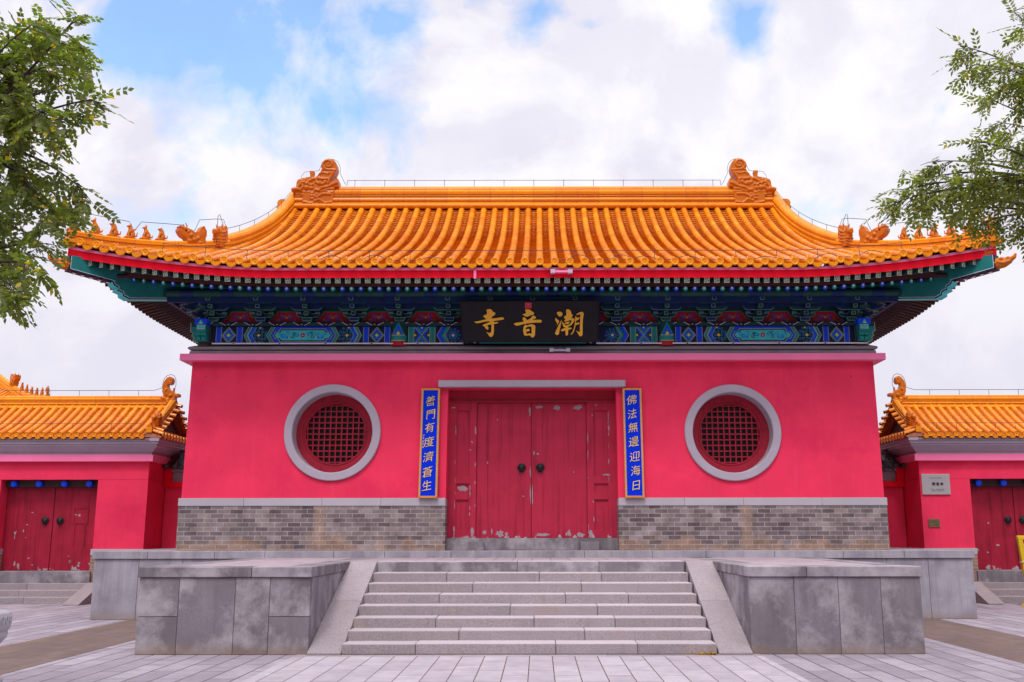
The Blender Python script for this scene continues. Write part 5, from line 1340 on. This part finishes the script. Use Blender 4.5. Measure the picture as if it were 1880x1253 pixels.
# ------------------------------------------------------------------ yellow barrier at the right edge
t = thing('floor_stand', 'yellow plastic floor stand in front of the right side gate', 'floor stand', (11.62, 23.3, 0))
def YP(x, z, y=0): return (11.53 + x, 23.3 + y + z * .05, z)
b = MB()
def beam(p, q, w, d0, d1):
    p, q = Vector((p[0], 0, p[1])), Vector((q[0], 0, q[1])); d = (q - p).normalized(); n = Vector((-d.z, 0, d.x)) * w
    c = [p - n, p + n, q + n, q - n]; b.hexa([YP(v.x, v.z, d0) for v in c] + [YP(v.x, v.z, d1) for v in c])
for s in (-1, 1):
    beam((s * .235, .06), (s * .34, 1.50), .055, -.05, .05)
beam((-.40, 1.53), (.40, 1.53), .05, -.055, .055); beam((-.25, .32), (.25, .32), .04, -.04, .04); beam((-.32, 1.36), (.32, 1.36), .035, -.04, .04)
b.build('frame', 'yellow_plastic', t, .018)
b = MB(); b.hexa([YP(-.24, .34, -.012), YP(.24, .34, -.012), YP(.30, 1.36, -.012), YP(-.30, 1.36, -.012), YP(-.24, .34, .012), YP(.24, .34, .012), YP(.30, 1.36, .012), YP(-.30, 1.36, .012)])
for k in range(3): b.hexa([YP(x, z, y) for y in (-.024, -.011) for x, z in ((-.2, .55 + .26 * k), (.2, .55 + .26 * k), (.21, .60 + .26 * k), (-.21, .60 + .26 * k))])
b.build('panel', 'yellow_plastic', t, .006)
for s in (-1, 1):
    b = MB(); b.hexa([YP(s * .24 + x, z, y) for z, w, d in ((0, .17, .24), (.075, .09, .12)) for x, y in ((-w, -d), (w, -d), (w, d), (-w, d))]); b.build('foot', 'yellow_plastic', t, .015)
b = MB(); b.tube([YP(-.37, .98, -.06), YP(-.30, 1.02, -.085), YP(-.10, 1.10, -.07), YP(.3, 1.08, -.075), YP(.39, 1.0, -.06), YP(.39, 1.0, .06), YP(-.37, .98, .07), YP(-.37, .98, -.06)], .010, 6); b.build('cord', 'rope', t)

# ------------------------------------------------------------------ carved stone basin at the left edge
t = thing('stone_basin', 'pale carved stone basin on a pedestal at the left edge of the paving', 'basin', (-5.575, 10.0, 0))
cx, cy = -5.575, 10.0
b = MB(); b.lathe([(0, .80), (.38, .80), (.42, .862), (.50, .865), (.515, .85), (.515, .71), (.50, .692), (.49, .68), (.50, .665), (.49, .62), (.44, .56), (.34, .50), (.22, .46), (.16, .42)], cx, cy, 40)
for k in range(18):
    a = 2 * PI * k / 18
    def C(u, z, rr): return (cx + rr * cos(a + u), cy + rr * sin(a + u), z)
    for d in (-1, 1): b.tube([C(d * (.075 + (.055 - .0035 * i) * cos(i * .55)), .785 + (.052 - .003 * i) * sin(i * .55), .515) for i in range(14)], .0085, 5)
    b.tube([C(q * .03, .665 - .045 * (1 - abs(q) / 5.0) * 2.2, .475 - .012 * (5 - abs(q))) for q in range(-5, 6)], .012, 5)
b.build('bowl', 'carved_stone', t)
b = MB(); b.lathe([(.16, .43), (.14, .36), (.17, .32), (.24, .30), (.30, .27)], cx, cy, 32); b.build('stem', 'carved_stone', t)
b = MB(); b.lathe([(.30, .27), (.44, .25), (.47, .21), (.46, .17), (.40, .14), (.48, .12), (.52, .10), (.52, 0), (0, 0)], cx, cy, 32)
for k in range(14):
    a = 2 * PI * k / 14; b.ball((cx + .44 * cos(a), cy + .44 * sin(a), .215), (.06, .06, .045), 0, 8)
b.build('pedestal', 'carved_stone', t)

# ------------------------------------------------------------------ hall far behind on the left
t = thing('rear_hall', 'far hall roof with ridge beasts rising behind the left side gate', 'hall', (-36, 58, 0))
b = MB(); b.box(-46, -29.6, 58, 68, 0, 8.6); b.build('wall', 'red_plaster', t)
def FP(x, s): # front slope, eave at y 56
    u = max(0, (abs(x + 38) - 6) / 4.3); return Vector((x, 56 + s, 8.5 + .36 * s + .012 * s * s + .55 * u ** 2 * max(0, 1 - s / 4)))
b = MB()
for k in range(70):
    x = -48.2 + k * .295
    if x > -27.8: break
    sm = min(7, max(.2, (-27.7 - x))); half_tube(b, [FP(x, s) for s in frange(0, sm, .6)], Vector((1, 0, 0)), .09, .085); b.ball(tuple(FP(x, 0)), (.10, .05, .10))
b.grid([[FP(x, min(7, max(.01, -27.7 - x)) * j / 6) - Vector((0, 0, .03)) for j in range(7)] for x in frange(-48.3, -27.72, .4)], 0)
b.grid([[(-27.7, 56 + 12 * j / 8, 8.4 + .55 * abs(j / 4 - 1) ** 2), (-34.7, 63, 10.9)] for j in range(9)][:], 0, False)
b.build('roof', 'glaze', t)
b = MB(); sweep(b, [FP(-27.7 - s, s) for s in frange(0, 6.8, .8)[::-1]], [(a * 1.3, z * 1.7) for a, z in HR], 0, 1, .6); hr = b.build('hip_ridge', ['glaze_ridge', 'grout'], t)
for k in range(6):
    s = .1 + .62 * k; inst('ridge_beast', (RIDER, BEAST[0], BEAST[1], BEAST[2], BEAST[0], BEAST[1])[k], Matrix.Translation(FP(-27.7 - s, s) + Vector((0, 0, .42))) @ Matrix.Rotation(-PI / 4, 4, 'Z') @ Matrix.Scale(1.6, 4), hr)
inst('ridge_beast', HORN, Matrix.Translation(FP(-31.9, 4.2) + Vector((0, 0, .35))) @ Matrix.Rotation(-PI / 4, 4, 'Z') @ Matrix.Scale(1.6, 4), hr)
# ------------------------------------------------------------------ trees
def leaf_template(r, narrow):
    L = r.uniform(.15, .22); n = r.choice((4, 5, 6)); vs = []
    ln, wd = (.050, .0175) if not narrow else (.052, .0118)
    def leaflet(x, side, ang):
        l = ln * r.uniform(.8, 1.15); w = wd * r.uniform(.85, 1.15)
        d = np.array([cos(ang), side * sin(ang), -.12 + r.uniform(-.2, .1)]); d /= np.linalg.norm(d); p = np.array([-side * sin(ang), cos(ang) * 1.0, r.uniform(-.35, .35)]); p /= np.linalg.norm(p)
        b0 = np.array([x, 0, -.12 * x * x / L])
        vs.extend([b0, b0 + d * l * .45 + p * w, b0 + d * l, b0 + d * l * .45 - p * w])
    for k in range(n):
        x = L * (k + .8) / (n + .4)
        for s in (-1, 1): leaflet(x + r.uniform(-.004, .004), s, R(r.uniform(42, 62)))
    leaflet(L, 1, R(r.uniform(-8, 8)))
    return np.array(vs)
def grow(name, label, base, fork, tips, extra, leaf, narrow, seed, droop):
    r = random.Random(seed); t = thing(name, label, 'tree', base)
    T = [leaf_template(r, narrow) for _ in range(14)]
    w = MB(); base, fork = Vector(base), Vector(fork)
    mid = base.lerp(fork, .5) + Vector((r.uniform(-.1, .1), r.uniform(-.1, .1), 0))
    w.tube([base - Vector((0, 0, .2)), base + Vector((0, 0, .15)), mid, fork], [.24, .19, .15, .13], 12)
    LV, = [[]]
    # limbs: a few thick ones, each carrying several branches
    lim = []
    allt = [(Vector(p), 1.0) for p in tips] + [(Vector(p), .85) for p in extra]
    for k in range(7):
        a, _ = allt[(k * 5) % len(allt)]; e = fork.lerp(a, .55) + Vector((r.uniform(-.2, .2), r.uniform(-.2, .2), r.uniform(0, .3)))
        pts = [fork, fork.lerp(e, .5) + Vector((0, 0, .15)), e]; w.tube(pts, [.07, .045, .024], 8); lim.append(pts)
    for tip, dens in allt:
        st = min(((fork.lerp(q, 1), q) for pts in lim for q in pts[1:]), key=lambda z: (z[1] - tip).length + (0 if (z[1] - fork).length < (tip - fork).length else 3))[1]
        L = (tip - st).length; bend = Vector((r.uniform(-.12, .12), r.uniform(-.12, .12), .14 * L))
        P = [st.lerp(tip, k / 8) + bend * 4 * (k / 8) * (1 - k / 8) * .6 for k in range(9)]
        w.tube(P, [lerp(.017, .003, k / 8) for k in range(9)], 5, 0, False)
        nt = int(L * 5.6 * dens) + 3
        for j in range(nt):
            u = r.uniform(.30, 1.0) if j > 2 else (.9, .96, 1.0)[j]; i = min(7, int(u * 8)); p = P[i].lerp(P[i + 1], u * 8 - i); bd = (P[i + 1] - P[i]).normalized()
            out = Vector((r.gauss(0, 1), r.gauss(0, 1), r.gauss(-.15, .7))).normalized()
            td = (bd * .9 + out * .8 + Vector((0, 0, -droop))).normalized(); tl = r.uniform(.14, .40) * (1.15 - .80 * u)
            tw = [p, p + td * tl * .5, p + td * tl + Vector((0, 0, -.10 * tl))]
            w.tube(tw, [.0045, .0035, .002], 3, 0, False, False)
            for q in range(max(3, int(tl / .060))):
                v = (q + .6) / max(3, int(tl / .060)); pp = tw[0].lerp(tw[2], v)
                ld = (td * .7 + Vector((r.gauss(0, 1), r.gauss(0, 1), r.gauss(-.1, .6))).normalized() * .9 + Vector((0, 0, -droop * .8))).normalized()
                LV.append((pp, ld))
    w.build('trunk', 'bark', t)
    cents = np.array([p[:] for p, _ in LV]); n = len(LV); chunks = []
    for i, (p, ld) in enumerate(LV):
        up = Vector((r.gauss(0, .45), r.gauss(0, .45), 1)); y = up.cross(ld).normalized(); z = ld.cross(y)
        Mx = np.array([ld[:], y[:], z[:]]); chunks.append(T[i % len(T)] * r.uniform(.85, 1.12) @ Mx + np.array(p[:]))
    V = np.concatenate(chunks); nf = len(V) // 4
    me = bpy.data.meshes.new('crown'); me.vertices.add(len(V)); me.vertices.foreach_set('co', V.astype(np.float32).ravel())
    me.loops.add(nf * 4); me.loops.foreach_set('vertex_index', np.arange(nf * 4, dtype=np.int32))
    me.polygons.add(nf); me.polygons.foreach_set('loop_start', np.arange(0, nf * 4, 4, dtype=np.int32)); me.polygons.foreach_set('loop_total', np.full(nf, 4, dtype=np.int32))
    me.update(calc_edges=True); me.materials.append(M[leaf])
    link('crown', me, t)
    print(name, 'leaflets', nf)
LT = [(-2.99, 6.39, 5.23), (-3.55, 7.39, 5.57), (-3.35, 7.27, 5.34), (-2.88, 6.56, 4.66), (-3.11, 6.89, 4.63), (-3.2, 6.83, 4.92), (-3.52, 7.11, 5.2), (-3.82, 7.3, 5.62), (-3.33, 6.33, 4.6), (-3.08, 6.24, 4.44), (-3.59, 7.37, 4.66), (-3.63, 6.81, 4.49), (-3.69, 7.27, 4.46), (-3.3, 6.2, 3.93), (-3.01, 6.82, 4.03), (-3.34, 7.21, 4.05), (-3.12, 6.52, 3.71), (-3.72, 7.52, 3.88), (-3.84, 7.46, 4.08), (-2.99, 6.24, 3.27), (-3.13, 6.24, 3.11), (-3.65, 6.96, 3.34), (-3.83, 7.51, 3.7), (-3.59, 6.73, 3.64), (-3.52, 6.5, 3.8), (-3.23, 6.79, 3.6), (-3.18, 6.24, 5.12), (-3.63, 6.51, 5.23), (-3.77, 6.81, 5.09), (-3.66, 6.89, 5.17), (-3.53, 6.53, 4.57), (-3.25, 6.52, 3.97), (-3.42, 6.51, 3.92), (-3.37, 6.84, 5.41), (-3.39, 6.61, 4.46)]
RT = [(3.48, 6.63, 5.38), (4.15, 7.77, 5.78), (3.43, 7.38, 5.48), (3.54, 7.5, 5.38), (3.42, 6.86, 5.03), (3.85, 7.99, 5.29), (3.83, 7.8, 4.98), (3.16, 6.77, 4.38), (3.33, 7.07, 4.34), (3.21, 7.61, 4.55), (2.99, 7.6, 4.21), (3.21, 7.91, 4.46), (3.15, 7.19, 4.16), (3.47, 7.76, 4.17), (3.61, 7.54, 4.24), (3.77, 7.42, 3.92), (3.97, 7.84, 4.49), (4.07, 7.78, 4.85), (3.82, 7.31, 5.06), (3.6, 7.72, 4.03), (3.7, 7.18, 4.42), (3.68, 6.84, 5.02), (3.7, 7.37, 5.14), (3.78, 7.58, 4.68), (3.93, 7.54, 4.2), (3.28, 7.12, 4.19)]
RX = [(2.93, 7.45, 4.16), (3.0, 7.5, 4.28), (3.16, 7.5, 4.36)]
def pull(L, c, d):
    o = []
    for p in L:
        v = Vector(c) - Vector(p); o.append(tuple(Vector(p) + v.normalized() * d))
    return o
def cloud(c, rx, ry, rz, n, seed):
    r = random.Random(seed); o = []
    for _ in range(n):
        v = Vector((r.gauss(0, 1), r.gauss(0, 1), r.gauss(0, 1))).normalized(); k = r.uniform(.75, 1); o.append((c[0] + v.x * rx * k, c[1] + v.y * ry * k, c[2] + v.z * rz * k))
    return o
grow('tree', 'green tree with oval leaflets overhanging from the left edge', (-6.5, 7.2, 0), (-5.6, 7.1, 3.2), pull(LT, (-5.5, 7.1, 4.2), .15), cloud((-5.9, 7.2, 5.2), 2.0, 1.5, 1.8, 64, 3), 'leaf_dark', False, 12, .25)
grow('tree', 'olive green tree with narrow leaflets overhanging from the right edge', (7.0, 7.9, 0), (6.1, 7.7, 3.4), pull(RT, (5.9, 7.6, 4.8), .13) + RX, cloud((6.4, 7.8, 5.3), 2.0, 1.5, 1.8, 64, 5), 'leaf_olive', True, 31, .32)
grow('tree', 'small green tree peeking out between the gate hall and the right side gate', (11.3, 33.5, 0), (11.4, 33.4, 2.8), [(10.9 + .25 * sin(k * 2.1), 33 + .3 * cos(k), 3.3 + .17 * k) for k in range(12)], cloud((11.7, 33.5, 4.2), 1.0, .9, 1.0, 26, 8), 'leaf_dark', False, 44, .2)

# ------------------------------------------------------------------ sky, sun, camera
EL, AZ = R(60), R(195)
SD = Vector((sin(AZ) * cos(EL), cos(AZ) * cos(EL), sin(EL)))
wd = bpy.data.worlds.new('World'); S.world = wd; wd.use_nodes = True; nt = wd.node_tree
for n in list(nt.nodes): nt.nodes.remove(n)
out = nt.nodes.new('ShaderNodeOutputWorld')
sky = nt.nodes.new('ShaderNodeTexSky'); sky.sky_type = 'NISHITA'; sky.sun_disc = False
sky.sun_elevation = EL; sky.sun_rotation = AZ; sky.air_density = 1.0; sky.dust_density = 1.2; sky.ozone_density = 1.5
tc = nt.nodes.new('ShaderNodeTexCoord'); dv = tc.outputs['Generated']
def wnoise(scale, detail, rough, dist=0, off=(0, 0, 0)):
    mp = nt.nodes.new('ShaderNodeMapping'); mp.inputs['Location'].default_value = off; nt.links.new(dv, mp.inputs[0])
    return noise(nt, mp.outputs[0], scale, detail, rough, dist)
def dens(off, sc=3.7):
    mp = nt.nodes.new('ShaderNodeMapping'); mp.inputs['Location'].default_value = off; nt.links.new(dv, mp.inputs[0])
    return noise(nt, mp.outputs[0], sc, 10, .58, .30)
warp = dens((1.7, .4, 2.2))
relief = math2(nt, 'SUBTRACT', warp, dens((1.7 + .008, .4 + .030, 2.2 - .042)))
edge = dens((4.7, 2.4, .2), 6.5)
wc = nt.nodes.new('ShaderNodeTexNoise'); wc.inputs['Scale'].default_value = 7; wc.inputs['Detail'].default_value = 6; nt.links.new(dv, wc.inputs['Vector'])
wv = nt.nodes.new('ShaderNodeVectorMath'); wv.operation = 'MULTIPLY_ADD'; nt.links.new(wc.outputs['Color'], wv.inputs[0]); wv.inputs[1].default_value = (.16, .16, .16); wv.inputs[2].default_value = (-.08, -.08, -.08)
wa = nt.nodes.new('ShaderNodeVectorMath'); wa.operation = 'ADD'; nt.links.new(dv, wa.inputs[0]); nt.links.new(wv.outputs[0], wa.inputs[1])
mask = None
for c, rad, amp in (((-.335, .826, .440), .11, .9), ((-.275, .850, .447), .16, 1.0), ((-.2284, .8575, .4609), .13, .85), ((-.265, .868, .424), .11, .85), ((0.0057, .866, .500), .075, .95), ((.193, .856, .480), .055, .85),
                    ((.2649, .9166, .2996), .10, .80), ((.362, .857, .367), .06, .88), ((-.16, .866, .474), .10, .75), ((-.3625, .8778, .3132), .08, .5), ((-.06, .862, .505), .08, .6), ((.11, .86, .50), .06, .55),
                    ((-.75, .35, .56), .4, .9), ((.8, .1, .6), .4, .9)):
    ds = nt.nodes.new('ShaderNodeVectorMath'); ds.operation = 'DISTANCE'; nt.links.new(wa.outputs[0], ds.inputs[0]); ds.inputs[1].default_value = c
    f = ramp(nt, ds.outputs['Value'], rad * 1.15, rad * .1, 0, amp)
    mask = f if mask is None else math2(nt, 'MAXIMUM', mask, f)
blue = math2(nt, 'ADD', mask, math2(nt, 'MULTIPLY', math2(nt, 'SUBTRACT', edge, .5), 2.6))
blue = ramp(nt, blue, .40, .85, 0, .85)
shade = ramp(nt, wnoise(3.4, 8, .60, .5, (3.1, 1.2, 4.4)), .36, .64)
cl = mixc(nt, shade, (.80, .775, .885), (.96, .945, .99))
cl = mixc(nt, ramp(nt, relief, -.055, .075, .50, 0), cl, (.76, .74, .86))
cl = mixc(nt, ramp(nt, relief, -.02, .09, 0, .75), cl, (1.0, .985, 1.0))
sp = nt.nodes.new('ShaderNodeSeparateXYZ'); nt.links.new(dv, sp.inputs[0])
cl = mixc(nt, ramp(nt, sp.outputs[2], .10, .34, .75, 0), cl, (.77, .745, .86))
dt = nt.nodes.new('ShaderNodeVectorMath'); dt.operation = 'DOT_PRODUCT'; nt.links.new(dv, dt.inputs[0]); dt.inputs[1].default_value = SD
glow = ramp(nt, dt.outputs['Value'], .38, 1.0, 1.0, 2.7)      # cloud is brighter round the veiled sun, behind the camera
cc = nt.nodes.new('ShaderNodeCombineColor'); [nt.links.new(glow, cc.inputs[k]) for k in range(3)]
cl = mixc(nt, 1.0, cl, cc.outputs[0], 'MULTIPLY')
# low sky behind the viewer dimmed, added to keep the eaves in shade
low = math2(nt, 'MULTIPLY', ramp(nt, sp.outputs[1], -.25, .15, 1, 0), ramp(nt, sp.outputs[2], .25, .55, .9, 0))
cl = mixc(nt, low, cl, (.11, .12, .13))
b1 = nt.nodes.new('ShaderNodeBackground'); b1.inputs[1].default_value = .15
nt.links.new(mixc(nt, 1.0, sky.outputs[0], (1.42, 1.86, 2.02), 'MULTIPLY'), b1.inputs[0])
b2 = nt.nodes.new('ShaderNodeBackground'); nt.links.new(cl, b2.inputs[0]); b2.inputs[1].default_value = 1.0
mx = nt.nodes.new('ShaderNodeMixShader'); nt.links.new(blue, mx.inputs[0]); nt.links.new(b2.outputs[0], mx.inputs[1]); nt.links.new(b1.outputs[0], mx.inputs[2]); nt.links.new(mx.outputs[0], out.inputs[0])
ld = bpy.data.lights.new('sun', 'SUN'); ld.energy = 1.5; ld.angle = R(12); ld.color = (1, .96, .90)
so = bpy.data.objects.new('sun', ld); COL.objects.link(so); so.rotation_euler = SD.to_track_quat('Z', 'Y').to_euler(); so.location = SD * 40
cam = bpy.data.cameras.new('camera'); cam.sensor_width = 36; cam.lens = 35; cam.shift_x = -.02606; cam.clip_end = 3000; cam.clip_start = .1
co = bpy.data.objects.new('camera', cam); COL.objects.link(co); co.location = (.125, 0, 1.6); co.rotation_euler = (R(90 + 11.037), 0, 0)
co.rotation_euler = (Matrix.Rotation(R(90 + 11.037), 4, 'X') @ Matrix.Rotation(R(-.06), 4, 'Z')).to_euler()
S.camera = co
S.view_settings.view_transform = 'Standard'; S.view_settings.look = 'None'; S.view_settings.exposure = .07; S.view_settings.gamma = 1
S.cycles.use_denoising = True
S.cycles.max_bounces = 8
